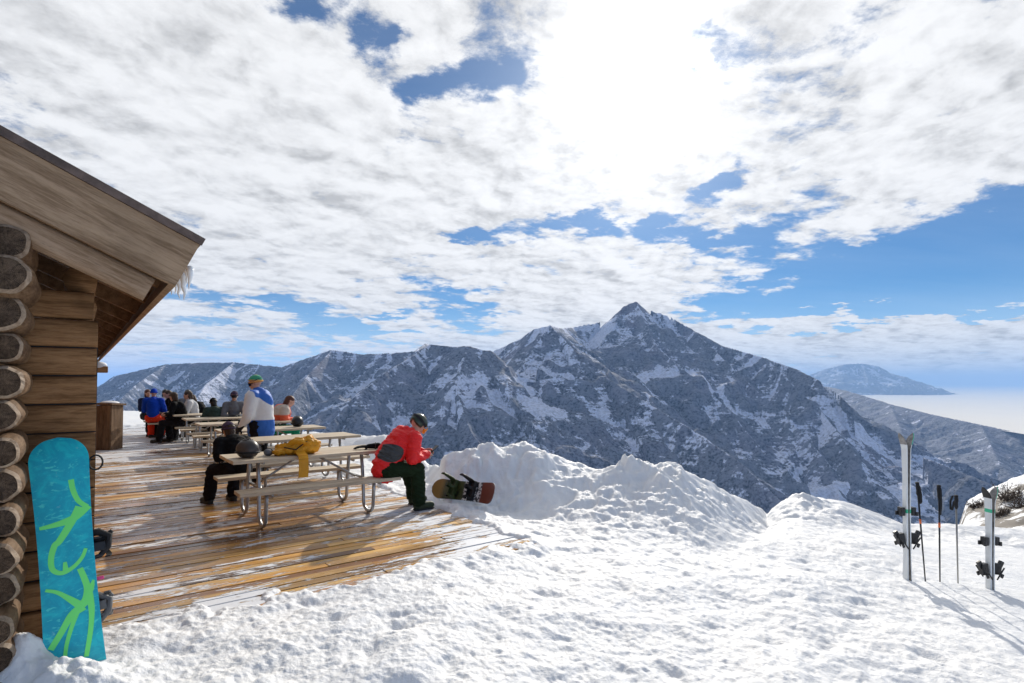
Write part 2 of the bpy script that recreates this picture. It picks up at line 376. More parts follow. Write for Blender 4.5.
# sea of cloud filling the lowland behind the valley ridge
A_, Rr = np.meshgrid(np.radians(np.linspace(18, 75, 200)), np.geomspace(1.0, 16.0, 200), indexing='xy')
t_ = (np.degrees(A_)-18)/57
r0 = np.interp(np.degrees(A_), [18, 28, 31.5, 36.6, 42, 50, 60, 75], [16500, 15500, 13500, 11200, 9000, 7400, 6500, 6000])
Rr = r0*Rr
X, Y = Rr*np.sin(A_), Rr*np.cos(A_)
Z = -610 + fbm(X/1800, Y/5000, 4, 77)*26
fog = mat('sea of cloud', (.95, .90, .80), .9, spec=.0)
tag(link('cloud_sea', grid_mesh('cloud_sea', X, Y, Z), fog), kind='structure')

# haze
bm = bmesh.new(); box(bm, (0, 0, (-1500+1080)/2), (330000, 330000, 2580))
hz = build('haze', bm); tag(hz, kind='stuff')
hm = bpy.data.materials.new('haze'); hm.use_nodes = True; hm.node_tree.nodes.clear(); k = NT(hm.node_tree)
pv = k.node('ShaderNodeVolumePrincipled', {'Color': (.35, .57, .94, 1), 'Density': 3.2e-5, 'Anisotropy': 0.0})
k.t.links.new(pv.outputs[0], k.node('ShaderNodeOutputMaterial').inputs[1]); hz.data.materials.append(hm)

# ------------------------------------------------------------------ near snow
V0, U1 = 4.41, 3.72          # deck front edge, deck right edge
sky_px = np.array([-260, 90, 118, 150, 200, 260, 300, 345, 385, 408, 430, 445, 470, 500, 530, 560, 590, 605, 625, 640, 660, 680, 705, 740, 765, 785, 800, 840, 870, 900, 950, 1024, 1200])
sky_py = np.array([395, 403, 404, 414, 426, 430, 431, 434, 436, 443, 466, 457, 452, 449, 452, 460, 468, 469, 470, 470, 471, 472, 481, 500, 514, 501, 496, 502, 512, 524, 524, 530, 540])
sky_Y = np.array([34, 32, 32, 31, 23, 20, 18.0, 15.0, 12.6, 11.3, 9.9, 8.6, 8.6, 8.6, 8.6, 8.6, 8.4, 8.3, 8.2, 8.2, 8.2, 8.2, 8.3, 8.8, 9.4, 9.6, 9.8, 9.8, 9.8, 9.6, 9.6, 9.4, 9])
def snow_height(X, Y, lump=True):
    A = np.arctan2(X, Y); r = np.sqrt(X*X+Y*Y); Ad = np.abs(A)
    T = np.tan(np.clip(A, -1.15, 1.0)); ppx = CX+F*T
    ys = np.interp(ppx, sky_px, sky_py); YY = np.interp(ppx, sky_px, sky_Y)
    rs = YY*np.sqrt(1+np.minimum(T*T, 4)); zs = CAMZ-(ys-382)/F*YY
    # trampled field, falling gently to the right
    zb = .03 - .075*np.clip(X+.6, 0, 20) - .016*np.clip(X-1.5, 0, 20)**1.5 + .0*Y
    zb = np.maximum(zb, -1.6)
    w = np.interp(ppx, [90, 380, 430, 500, 560, 640, 700, 780, 900, 1024], [4, 1.6, .9, 1.0, 1.9, 2.4, 2.6, 3.2, 2.6, 2.2])
    t = np.clip((r-(rs-w))/w, 0, 1); t = t*t*(3-2*t)
    t = t**np.interp(ppx, [430, 600, 800], [.75, .9, 1.0])
    uu = X*U.x+Y*U.y; t = t*np.where(ppx < 440, sstep(uu-U1, .05, 1.6), 1.0)
    z = zb*(1-t)+zs*t
    past = np.clip(r-rs, 0, None)
    z = z - .62*np.clip(past-.15, 0, None)*(1-np.exp(-past/.8))
    near = r < 40
    # dips and lumps
    n1 = fbm(X*.9, Y*.9, 3, 5); n2 = fbm(X*3.6+fbm(X*2, Y*2, 2, 9)*.8, Y*3.6, 3, 6, .55); n3 = fbm(X*11, Y*11, 3, 8, .6)
    foot = 1-np.abs(pn(X*2.3+n2*.6, Y*2.3, 21))*2.4
    bermw = np.exp(-((r-rs+.7)/1.0)**2)*np.interp(ppx, [380, 440, 760, 820], [.3, 1, 1, .6])
    fade = sstep(8, 0, 1) if False else np.exp(-past/4)
    amp = np.where(r < 60, 1.0, 0.0)*np.clip(1.25-r/26, .15, 1)
    calm = 1-.7*sstep(X-.35*Y, 1.2, 3.2)             # smoother drift at the right
    gx, gy = np.floor(X/.42), np.floor(Y/.42); dim = np.zeros(X.shape)
    for oi in (-1, 0, 1):
        for oj in (-1, 0, 1):
            cx_ = (gx+oi+_h(gx+oi, gy+oj, 501))*.42; cy_ = (gy+oj+_h(gx+oi, gy+oj, 502))*.42; th_ = _h(gx+oi, gy+oj, 503)*6.28
            ex_ = (X-cx_)*np.cos(th_)+(Y-cy_)*np.sin(th_); ey_ = -(X-cx_)*np.sin(th_)+(Y-cy_)*np.cos(th_)
            q_ = np.exp(-((ex_/.125)**2+(ey_/.060)**2)**1.3); dim = np.maximum(dim, q_*(.35+.65*_h(gx+oi, gy+oj, 504)))
    n4 = fbm(X*26, Y*26, 2, 19, .6)
    z = z + amp*((n1*.07 + n2*.022 + n3*.016 + n4*.006 - np.where(r < 14, dim, .3)*.034 + .009)*calm)
    blocks = np.abs(fbm(X*2.1+n2*.5, Y*2.1, 3, 44, .5))*2
    z = z + bermw*amp*(fbm(X*1.7, Y*1.7, 3, 44, .5)*.10 + np.minimum(blocks, .35)*.08 - .07 + n2*.04 + n2*.03 + n3*.012)
    for (qx, qy, qa, qw) in ((1.62, 8.15, .20, .16), (1.75, 8.2, .10, .3), (2.36, 8.1, .10, .35), (2.15, 8.0, .05, .3), (.25, 8.4, .10, .5), (-.5, 8.3, .08, .35), (4.95, 9.6, .10, .35)):
        z = z + qa*np.exp(-(((X-qx)/qw)**2+((Y-qy)/(qw*1.3))**2)**.8)*(1+n2*.8)
    # the deck: snow sinks under the boards, spilling ragged over its rim
    u = X*U.x+Y*U.y; v = X*VV.x+Y*VV.y
    rag = fbm(u*1.3, v*1.3, 4, 61, .6)
    din = np.minimum(v-V0-.10-rag*.40-.02*sstep(u, 1.2, 3.6), (U1-u)*1.0+rag*.30-.02+.25*sstep(v, 10, 14))
    cabin = (u < .10) & (v > V0-.05)
    din = np.where(cabin, .5, din)
    far_ = sstep(v+rag*1.5, 22.8, 27.5); din = np.minimum(din, .5)*(1-far_) - .3*far_
    s = sstep(din, -.28, .10)
    zdeck = .012-.9*np.clip(din, -.02, .5) + n3*.03 + n2*.03
    z = z*(1-s)+np.minimum(zdeck, np.maximum(z, zdeck))*s
    z = np.where(s > 0, np.where(din > .06, np.minimum(z, -.06), z), z)
    # lump beside the leaning board and the drift at its foot
    for (lx, ly, a_, wx_, wy_) in ((-2.66, 3.10, .19, .13, .11), (-2.38, 3.02, .10, .24, .12), (-2.15, 3.00, .07, .25, .18)):
        z = z + a_*np.exp(-(np.abs((X-lx)/wx_)**2.4+np.abs((Y-ly)/wy_)**2.4))*(1+n3*.15+n2*.25)
    return z
azs = np.radians(np.concatenate([np.linspace(-180, -54, 64), np.linspace(-53.5, 50, 900), np.linspace(52, 178, 64)]))
rr = np.concatenate([np.geomspace(.4, 1.8, 20), np.geomspace(1.83, 13.5, 560), np.geomspace(13.7, 42, 110), np.geomspace(45, 2250, 46)])
Rr, A_ = np.meshgrid(rr, azs, indexing='ij'); X, Y = Rr*np.sin(A_), Rr*np.cos(A_)
Z = snow_height(X, Y); Z = np.maximum(Z, -1190 + 0*Z)
snowm = bpy.data.materials.new('snow'); snowm.use_nodes = True; b = snowm.node_tree.nodes['Principled BSDF']; k = NT(snowm.node_tree)
pos = k.node('ShaderNodeNewGeometry').outputs['Position']
nn = k.noise(pos, 1.1, 4, .6)
k.t.links.new(k.mix(k.ss(nn, .35, .65), (.79, .805, .83), (.87, .872, .875)), b.inputs['Base Color'])
b.inputs['Roughness'].default_value = .62; b.inputs['Specular IOR Level'].default_value = .25
b.inputs['Subsurface Weight'].default_value = .0
bh = k.m('ADD', k.m('MULTIPLY', k.noise(pos, 9, 6, .62), .030), k.m('MULTIPLY', k.noise(pos, 70, 3, .6), .004))
k.t.links.new(k.node('ShaderNodeBump', {'Height': bh, 'Strength': .8, 'Distance': 1.0}).outputs[0], b.inputs['Normal'])
tag(link('snow_ground', grid_mesh('snow_ground', X, Y, Z, wrap=True), snowm), kind='structure')
def gz(x_, y_): return float(snow_height(np.array([[x_]], float), np.array([[y_]], float))[0, 0])

# snowy knoll beyond the drift at the right
A_, Rr = np.meshgrid(np.radians(np.linspace(28, 66, 300)), np.linspace(11.5, 48, 220))
X, Y = Rr*np.sin(A_), Rr*np.cos(A_); ppx = CX+F*np.tan(A_)
kp = np.interp(ppx, [900, 940, 955, 964, 985, 1005, 1024, 1100, 1250, 1700], [600, 548, 524, 500, 492, 483, 474, 455, 440, 430]); kY = 19.0
ks = kY*np.sqrt(1+np.tan(A_)**2); kz = CAMZ-(kp-382)/F*kY
tt = np.clip((Rr-12.5)/(ks-12.5), 0, 1)
Z = (-2.6)*(1-tt)+kz*tt - .6*np.clip(Rr-ks, 0, None) + fbm(X*.5, Y*.5, 5, 71, .55)*.45*np.clip(1.2-np.abs(tt-.5), 0, 1)
km = bpy.data.materials.new('snow over rock'); km.use_nodes = True; b = km.node_tree.nodes['Principled BSDF']; k = NT(km.node_tree)
g_ = k.node('ShaderNodeNewGeometry'); pos = g_.outputs['Position']
s_ = k.m('ADD', k.noise(pos, .55, 6, .65), k.m('MULTIPLY', k.noise(pos, 3.5, 3, .6), .3))
k.t.links.new(k.mix(k.ss(s_, .62, .68), (.85, .86, .88), (.17, .15, .13)), b.inputs['Base Color']); b.inputs['Roughness'].default_value = .8
tag(link('snow_knoll', grid_mesh('snow_knoll', X, Y, Z), km), kind='structure')
KN = (X, Y, Z)
def knz(x_, y_):
    i = np.argmin((KN[0]-x_)**2+(KN[1]-y_)**2); return float(KN[2].ravel()[i])
# ------------------------------------------------------------------ wood
def wood(name, c1, c2, grain=(1, 14, 14), rough=.7, scale=1.6, dark=(.05, .035, .025), knots=.5, bump=.6, axis_obj=True, tint_attr=None, rot=0.0):
    m_ = bpy.data.materials.new(name); m_.use_nodes = True; b = m_.node_tree.nodes['Principled BSDF']; k = NT(m_.node_tree)
    tc = k.node('ShaderNodeTexCoord').outputs['Object']
    if rot: tc = k.node('ShaderNodeVectorRotate', {'Vector': tc, 'Angle': rot}, rotation_type='Y_AXIS').outputs[0]
    if tint_attr:
        r_ = k.node('ShaderNodeAttribute', attribute_name=tint_attr).outputs['Fac']
        tc = k.vm('ADD', tc, k.comb(k.m('MULTIPLY', r_, 37.0), k.m('MULTIPLY', r_, 11.0), 0.0))
    g_ = k.vm('MULTIPLY', tc, grain)
    n1 = k.noise(g_, scale, 8, .65, .6); n2 = k.noise(g_, scale*6, 5, .7, .3); n3 = k.noise(tc, 1.7, 4, .55)
    f = k.m('ADD', k.m('MULTIPLY', n1, .6), k.m('MULTIPLY', n2, .4))
    col = k.mix(k.ss(f, .36, .62), c1, c2)
    col = k.mix(k.m('MULTIPLY', k.ss(n2, .60, .74), .55), col, dark)
    col = k.mix(k.m('MULTIPLY', k.ss(n3, .52, .72), knots), col, tuple(c*.45 for c in c1))
    k.t.links.new(col, b.inputs['Base Color']); b.inputs['Roughness'].default_value = rough; b.inputs['Specular IOR Level'].default_value = .15
    k.t.links.new(k.node('ShaderNodeBump', {'Height': f, 'Strength': bump, 'Distance': .006}).outputs[0], b.inputs['Normal'])
    return m_, k, b
M_log, _, _ = wood('log wood', (.14, .068, .026), (.38, .21, .10), (1.0, 9, 9))
M_logd, _, _ = wood('dark log side', (.085, .045, .022), (.24, .15, .085), (8, 1.0, 8))
M_rake, _, _ = wood('weathered board', (.20, .125, .072), (.42, .29, .185), (.9, 10, 10), knots=.25, rot=-math.atan(.47))
M_rake2, _, _ = wood('warm board', (.20, .12, .065), (.42, .29, .19), (.9, 10, 10), knots=.2, rot=-math.atan(.47))
M_soff, _, _ = wood('soffit board', (.17, .09, .04), (.36, .21, .11), (12, 1, 12))
M_end, k_e, b_e = wood('cut log end', (.055, .034, .021), (.17, .115, .075), (6, 1.5, 6), scale=2.5, knots=.5)
tc_ = k_e.node('ShaderNodeTexCoord').outputs['Object']; ex, _, ez = k_e.sep(tc_)[:3]
rr_ = k_e.m('ADD', k_e.m('SQRT', k_e.m('ADD', k_e.m('MULTIPLY', ex, ex), k_e.m('MULTIPLY', ez, ez))), k_e.m('MULTIPLY', k_e.noise(tc_, 14, 3, .5), .010))
rings_ = k_e.ss(k_e.m('SINE', k_e.m('MULTIPLY', rr_, 900.0)), -.2, .9)
an_ = k_e.m('ARCTAN2', ex, ez); obr = k_e.node('ShaderNodeObjectInfo').outputs['Random']
crk = k_e.noise(k_e.comb(k_e.m('MULTIPLY', an_, 2.2), k_e.m('MULTIPLY', rr_, 4.0), k_e.m('MULTIPLY', obr, 40.0)), 1.6, 4, .7)
cr2 = k_e.m('SUBTRACT', 1.0, k_e.ss(k_e.m('ABSOLUTE', k_e.m('SUBTRACT', crk, .5)), .004, .018))
base_ = b_e.inputs['Base Color'].links[0].from_socket
c_e = k_e.mix(k_e.m('MULTIPLY', rings_, .35), base_, (.03, .02, .014)); c_e = k_e.mix(k_e.m('MULTIPLY', cr2, .85), c_e, (.006, .004, .003))
c_e = k_e.mix(k_e.m('MULTIPLY', obr, .45), c_e, k_e.mix(1.0, c_e, (.45, .40, .36), 'MULTIPLY'))
k_e.t.links.new(c_e, b_e.inputs['Base Color'])
M_pale, _, _ = wood('peeled log edge', (.17, .115, .075), (.40, .31, .23), (5, 5, 5), knots=.2)
M_table, _, _ = wood('table wood', (.42, .33, .23), (.66, .56, .42), (1, 16, 16), rough=.55, knots=.12, dark=(.2, .14, .08), bump=.3)
M_box, _, _ = wood('box wood', (.13, .075, .04), (.27, .17, .1), (12, 12, 1))
M_steel = mat('galvanised pipe', (.42, .43, .44), .38, .75, var=.15, vscale=20)
M_flash = mat('roof edge strip', (.12, .085, .07), .7, bump=.4, bscale=30, var=.4)
M_ice = mat('ice', (.82, .88, .93), .12, spec=.6)
M_snowp = mat('packed snow', (.80, .81, .83), .6, bump=.7, bscale=30, var=.04)
M_black = mat('black fabric', (.012, .012, .014), .75, bump=.3, bscale=90)
M_blackp = mat('black plastic', (.018, .018, .02), .38)
M_dark = mat('dark rubber', (.02, .02, .02), .6)

# ------------------------------------------------------------------ log cabin
C0 = Vector((-2.60, 3.57, 0)); UL, VL = U, VV
cabin = empty('log_cabin', C0, PHI, 'brown log cabin with jutting log ends and a wide low eave at the left', 'cabin')
# local frame: +x = U (towards the deck), +y = VV (along the long side), origin at the front corner
LEN = 17.0
# gable wall: stacked logs, their clean ends meet the corner
pitch_ = .176; zlog = -.10
k_ = 0
slope = .47
def rakez(x, off=0.0): return 2.45 - (x-.48)*slope - off     # top line of the rake board
while zlog < 4.2:
    h = pitch_
    # log runs in -x; clipped by the roof
    bm = bmesh.new(); r_ = h/2*.985; x1 = -.006*random.random(); x0 = -5.2
    ztop = zlog+h
    xe = min(x1, .48+(2.45-.50-ztop)/slope) if ztop > 1.9 else x1
    segs = 26; nx = 14
    prev = None
    for i in range(nx+1):
        x_ = xe+(x0-xe)*i/nx; wob = random.uniform(-.003, .003)
        cur = []
        for j in range(segs):
            a = 2*math.pi*j/segs; ca, sa = math.cos(a), math.sin(a)
            # flattened (sawn) faces
            yy = .055*math.copysign(abs(ca)**.55, ca); zz_ = (r_-.002)*math.copysign(abs(sa)**.55, sa)
            cur.append(bm.verts.new((x_, .075+yy+wob, zlog+h/2+zz_+wob*.3)))
        if prev:
            for j in range(segs): bm.faces.new((prev[j], prev[(j+1) % segs], cur[(j+1) % segs], cur[j]))
        else: bm.faces.new(cur[::-1])
        prev = cur
    bm.faces.new(prev)
    if xe > x0+.5: build('log', bm, M_log, cabin, smooth=False)
    else: bm.free()
    zlog += h
# chinking strip set back behind the joints and the long side wall of stacked logs
bm = bmesh.new(); box(bm, (-2.6, .09, .8), (5.2, .06, 2.2)); build('chinking', bm, M_dark, cabin)
bm = bmesh.new(); z_ = -.1
while z_ < 2.2:
    tube(bm, [(-.095, y_, z_+.088) for y_ in np.linspace(.14, LEN, 24)], .0885, 14); z_ += pitch_
build('side_wall', bm, M_log, cabin, smooth=True)
bm = bmesh.new(); box(bm, (-2.6, LEN-.1, .9), (5.0, .15, 2.0)); build('rear_wall', bm, M_log, cabin)
# jutting log ends
z_ = -.07; i = 0
ends = []
while z_ < 2.35:
    rad = .090*random.uniform(.90, 1.12); xo = -.40+random.uniform(-.022, .016); yo = -.52+random.uniform(-.10, .05); X0_, Z0_ = xo, z_+.088; xo = 0
    if z_ > 1.85: yo -= .10; rad *= 1.1
    bm = bmesh.new()
    # body, chamfered nose, end face
    segs = 28; rings = [(0.0, rad), (yo+.10, rad*1.01), (yo+.05, rad*.98), (yo+.028, rad*.92), (yo, rad*.76)]
    prev = None; jit = [random.uniform(.90, 1.06) for _ in range(segs)]
    jit = [(jit[j-1]+jit[j]*2+jit[(j+1) % segs])/4 for j in range(segs)]
    for ri, (yy, r_) in enumerate(rings):
        cur = [bm.verts.new((xo+math.cos(2*math.pi*j/segs)*r_*jit[j], yy+random.uniform(-.007, .007)*(ri > 1)+.05*math.sin(2*math.pi*j/segs+i)*(ri > 0)*.35, math.sin(2*math.pi*j/segs)*r_*jit[j])) for j in range(segs)]
        if prev:
            for j in range(segs):
                f = bm.faces.new((prev[j], prev[(j+1) % segs], cur[(j+1) % segs], cur[j])); f.material_index = 2 if ri >= 4 else 0; f.smooth = ri < 3
        prev = cur
    f = bm.faces.new(prev); f.material_index = 1
    build('log_end', bm, [M_logd, M_end, M_pale], cabin).location = (X0_, 0, Z0_)
    z_ += .178; i += 1
# roof: rake line lies in the plane y = -0.6
YR = -.60; n_ = Vector((slope, 0, 1)).normalized(); dn = Vector((1, 0, -slope)).normalized()   # down-slope direction
tip = Vector((.475, YR, 2.455)); upl = 6.2
def slab(name, mat_, y0, y1, off0, off1, s0=0.0, s1=upl, jitter=0, parent=cabin, squash=0):
    bm = bmesh.new(); o_ = Vector((tip.x, y0, tip.z)) - dn*s0 - n_*off1
    obox(bm, o_, -dn*(s1-s0), Vector((0, y1-y0, 0)), n_*(off1-off0))
    return build(name, bm, mat_, parent, bevel=.004)
slab('rake_board', M_rake, YR, YR+.045, .018, .305)
# lower barge log set back a little, rounded
bm = bmesh.new()
for (yy, oo, rr_, sh_) in ((YR+.10, .375, .072, .10),):
    a = Vector((tip.x, yy, tip.z))-dn*sh_-n_*oo; b_ = a-dn*upl
    segs = 20; x_, y_ = Vector((0, 1, 0)), n_
    c1 = [bm.verts.new(a+x_*math.copysign(abs(math.cos(t))**.7, math.cos(t))*.05+y_*math.copysign(abs(math.sin(t))**.6, math.sin(t))*rr_) for t in [2*math.pi*q/segs for q in range(segs)]]
    c2 = [bm.verts.new(v_.co-dn*upl) for v_ in c1]
    bm.faces.new(c1); bm.faces.new(c2[::-1])
    for q in range(segs): bm.faces.new((c1[q], c2[q], c2[(q+1) % segs], c1[(q+1) % segs]))
build('barge_log', bm, M_rake2, cabin)
slab('roof_panel', M_flash, YR-.012, LEN+.6, -.018, .0, -.008)
slab('roof_flashing', M_flash, YR-.03, YR-.014, -.024, .020, -.010)
# underside boards between the rake and the eave, running along the building
bm = bmesh.new(); s_ = .06; 
while s_ < 3.2:
    w_ = .17; o_ = Vector((tip.x, YR+.05, tip.z))-dn*s_-n_*.045
    obox(bm, o_-n_*random.uniform(0, .006), -dn*(w_-.008), Vector((0, LEN+1.1, 0)), n_*.022); s_ += w_
build('soffit', bm, M_soff, cabin)
# rafters under the eave
for q in range(16):
    bm = bmesh.new(); o_ = Vector((tip.x, .35+q*1.02, tip.z))-dn*.05-n_*.19
    obox(bm, o_, -dn*1.15, Vector((0, .08, 0)), n_*.14); build('rafter', bm, M_soff, cabin, bevel=.004)
# eave fascia
bm = bmesh.new(); o_ = Vector((tip.x, YR+.05, tip.z))-n_*.30+dn*.001
obox(bm, o_, -dn*.035, Vector((0, LEN+1.15, 0)), n_*.27); build('eave_board', bm, M_rake2, cabin, bevel=.003)
# second roof slope, out of the picture at the left, closes the building
bm = bmesh.new(); rt = Vector((tip.x, YR, tip.z))-dn*upl
obox(bm, rt-n_*.02, Vector((-4, 0, -2.0)), Vector((0, LEN+1.2, 0)), Vector((0, 0, .05))); build('far_roof_panel', bm, M_flash, cabin)
# icicles under the eave near the corner, snow on the log butt at the far end
for (yy, L_, rr_) in ((.10, .15, .018), (.17, .10, .014), (.25, .20, .022), (.32, .12, .016), (.42, .16, .018), (.55, .10, .013), (.7, .08, .012)):
    bm = bmesh.new(); p = Vector((tip.x+.02, YR+yy*1.5+.45, tip.z-.05))
    pts = [p-Vector((random.uniform(-.006, .006), random.uniform(-.01, .01), L_*t)) for t in (0, .25, .5, .75, 1)]
    tube(bm, pts, [rr_*1.5, rr_*1.15, rr_*.75, rr_*.45, .002], 8); build('icicle', bm, M_ice, cabin, smooth=True)
bm = bmesh.new(); box(bm, (.12, LEN-3.0, 1.95), (.80, .22, .17)); bt = build('beam', bm, M_log, cabin, bevel=.02)
bm = bmesh.new(); ellip(bm, (.32, LEN-3.0, 2.05), (.19, .13, .11)); build('snow_cap', bm, M_snowp, bt, smooth=True)
# wire loop on the corner
bm = bmesh.new(); tube(bm, [(.012, -.01+.0*q, 1.12+.0) + Vector((.035*math.cos(q/16*6.283), .0, .05*math.sin(q/16*6.283))) if False else Vector((.0+.035*math.cos(q/16*6.283), -.012, 1.12+.045*math.sin(q/16*6.283))) for q in range(17)], .006, 6); build('cable_loop', bm, M_dark, cabin, smooth=True)

# ------------------------------------------------------------------ deck
bm = bmesh.new(); lay = bm.verts.layers.float.new('tint'); v_ = V0; rng = random.Random(3)
while v_ < 24.6:
    w_ = .118; u_ = -.02; 
    cuts = [u_]
    while cuts[-1] < U1:
        cuts.append(min(U1+rng.uniform(-.03, .03), cuts[-1]+rng.uniform(1.2, 3.2)))
    for a, b_ in zip(cuts[:-1], cuts[1:]):
        if b_-a < .05: continue
        t_ = rng.random(); dz = rng.uniform(-.005, .005)
        o_ = Wp(a+.0015, v_, -.036+dz); 
        vs = obox(bm, o_, U*(b_-a-.003), VV*(w_-.011), Vector((0, 0, .036)))
        for q in vs: q[lay] = t_
    v_ += w_
M_deck = bpy.data.materials.new('wet deck boards'); M_deck.use_nodes = True; b = M_deck.node_tree.nodes['Principled BSDF']; k = NT(M_deck.node_tree)
pos = k.node('ShaderNodeNewGeometry').outputs['Position']
al = k.node('ShaderNodeVectorRotate', {'Vector': pos, 'Angle': -PHI}, rotation_type='Z_AXIS').outputs[0]
tn = k.node('ShaderNodeAttribute', attribute_name='tint').outputs['Fac']
g0 = k.vm('ADD', al, k.comb(k.m('MULTIPLY', tn, 31.0), 0.0, 0.0))
n1 = k.noise(k.vm('MULTIPLY', g0, (.8, 16, 1)), 1.5, 8, .68, .5); n2 = k.noise(k.vm('MULTIPLY', g0, (2.2, 60, 1)), 1.6, 5, .7)
pal = k.ramp(tn, [(0.0, (.62, .28, .06)), (.18, (.24, .12, .05)), (.34, (.86, .46, .09)), (.50, (.32, .21, .13)), (.66, (.88, .54, .15)), (.82, (.16, .09, .05)), (1.0, (.68, .38, .12))], 'LINEAR')
col = k.mix(k.ss(n1, .35, .65), k.mix(1.0, pal, (.68, .60, .52), 'MULTIPLY'), pal)
col = k.mix(k.m('MULTIPLY', k.ss(n2, .55, .72), .5), col, (.05, .03, .02))
wet = k.ss(k.noise(k.vm('MULTIPLY', al, (.45, .9, 1)), 1.0, 5, .6, .4), .40, .60)       # puddled, darker areas
col = k.mix(k.m('MULTIPLY', wet, .5), col, k.mix(1.0, col, (.50, .42, .35), 'MULTIPLY'))
# trodden snow and frost lying on the boards
sn = k.m('ADD', k.m('MULTIPLY', k.noise(k.vm('MULTIPLY', al, (.55, 2.2, 1)), 1.35, 10, .70, .4), .75), k.m('MULTIPLY', k.noise(k.vm('MULTIPLY', g0, (1, 5, 1)), 5.5, 5, .7), .35))
sx, sy, _ = k.sep(al)[:3]
edge = k.m('MAXIMUM', k.ss(sx, 2.3, 3.9), k.m('SUBTRACT', 1.0, k.ss(sy, 4.4, 5.0)))
far_ = k.ss(sy, 7.5, 20.0)
thr = k.m('ADD', sn, k.m('ADD', k.m('MULTIPLY', edge, .065), k.m('MULTIPLY', far_, .085)))
speck = k.ss(k.noise(k.vm('MULTIPLY', al, (1, 2, 1)), 9.0, 4, .6), .655, .685)
film = k.m('MAXIMUM', k.ss(thr, .575, .605), speck)
thin = k.m('MULTIPLY', k.ss(thr, .54, .60), .10)
fm = k.m('MAXIMUM', film, thin)
col = k.mix(fm, col, (.74, .76, .80))
k.t.links.new(col, b.inputs['Base Color'])
rg = k.m('ADD', k.m('MULTIPLY', k.m('SUBTRACT', 1.0, wet), .25), k.m('ADD', .08, k.m('MULTIPLY', n2, .22)))
rg = k.m('MULTIPLY_ADD', fm, .35, rg); k.t.links.new(rg, b.inputs['Roughness'])
hh = k.m('ADD', k.m('MULTIPLY', n1, .0025), k.m('MULTIPLY', film, .012)); hh = k.m('MULTIPLY_ADD', n2, .0012, hh)
k.t.links.new(k.node('ShaderNodeBump', {'Height': hh, 'Strength': .9, 'Distance': 1.0}).outputs[0], b.inputs['Normal'])
tag(build('deck', bm, M_deck), kind='structure')

# ------------------------------------------------------------------ picnic tables
def make_table():
    t = empty('picnic_table', (0, 0, 0), 0, 'x', 'picnic table', 'picnic tables in a row along the deck')
    bm = bmesh.new()
    for q in range(5): box(bm, (random.uniform(-.006, .006), -.30+q*.15, .735), (1.83, .143, .038))
    build('tabletop', bm, M_table, t, bevel=.004)
    for sgn in (-1, 1):
        bm = bmesh.new()
        for q in range(2): box(bm, (random.uniform(-.006, .006), sgn*(.60+q*.145-.07), .435), (1.83, .138, .038))
        build('bench_seat', bm, M_table, t, bevel=.004)
    for sx_ in (-1, 1):
        X_ = sx_*.62
        for sgn in (-1, 1):
            pts = [(X_, sgn*.20, .705), (X_, sgn*.235, .55), (X_, sgn*.27, .30), (X_, sgn*.285, .12)]
            for a in range(1, 9):
                th = math.pi*a/9; pts.append((X_, sgn*(.285+.145*(1-math.cos(th))), .12-.095*math.sin(th)))
            pts += [(X_, sgn*.575, .12), (X_, sgn*.59, .30), (X_, sgn*.60, .41)]
            bm = bmesh.new(); tube(bm, pts, .021, 10); build('leg', bm, M_steel, t, smooth=True)
        bm = bmesh.new(); tube(bm, [(X_+.03, -.72, .40), (X_+.03, .72, .40)], .017, 8); tube(bm, [(X_+.03, -.34, .705), (X_+.03, .34, .705)], .015, 8)
        build('crossbar', bm, M_steel, t, smooth=True)
        bm = bmesh.new(); tube(bm, [(X_, 0, .40), (sx_*.12, 0, .70)], .014, 8); build('brace', bm, M_steel, t, smooth=True)
    return t
tabs = [(2.27, 7.17, 'nearest picnic table, with the yellow bag lying on it'),
        (2.78, 9.30, 'picnic table just behind the one carrying the yellow bag'),
        (2.92, 11.35, 'picnic table behind the standing person in the white and blue jacket'),
        (2.90, 13.40, 'fourth picnic table counting back from the camera'),
        (2.92, 15.45, 'fifth picnic table counting back, where the person in the grey green coat sits'),
        (2.92, 17.55, 'second farthest picnic table, with people in dark and white jackets around it'),
        (2.50, 19.70, 'farthest picnic table, the person in red trousers at its end')]
proto = make_table(); TB = []
for i, (u_, v_, lb) in enumerate(tabs):
    o = proto if i == 0 else copy_tree(proto)
    o.location = Wp(u_, v_, 0); o.rotation_euler = (0, 0, PHI+random.uniform(-.015, .015)*(i > 0)); o['label'] = lb; TB.append(o)

# wooden box by the cabin wall
bxp = pixz(98, 450, 0)
t = empty('wooden_bin', bxp+Vector((.1, .2, 0)), PHI+.9, 'tall brown wooden bin standing by the cabin wall at the far deck', 'bin')
bm = bmesh.new()
for q in range(4): box(bm, (-.15+q*.10, -.2, .53), (.096, .025, 1.06)); box(bm, (-.15+q*.10, .2, .53), (.096, .025, 1.06)); box(bm, (-.205, -.15+q*.1, .53), (.025, .096, 1.06)); box(bm, (.205, -.15+q*.1, .53), (.025, .096, 1.06))
build('side_panel', bm, M_box, t)
bm = bmesh.new(); box(bm, (0, 0, 1.085), (.50, .50, .045), Matrix.Rotation(.06, 3, 'Y')); lid = build('lid', bm, M_box, t, bevel=.004)
bm = bmesh.new(); ellip(bm, (.02, 0, 1.115), (.2, .2, .05)); build('snow_cap', bm, M_snowp, lid, smooth=True)
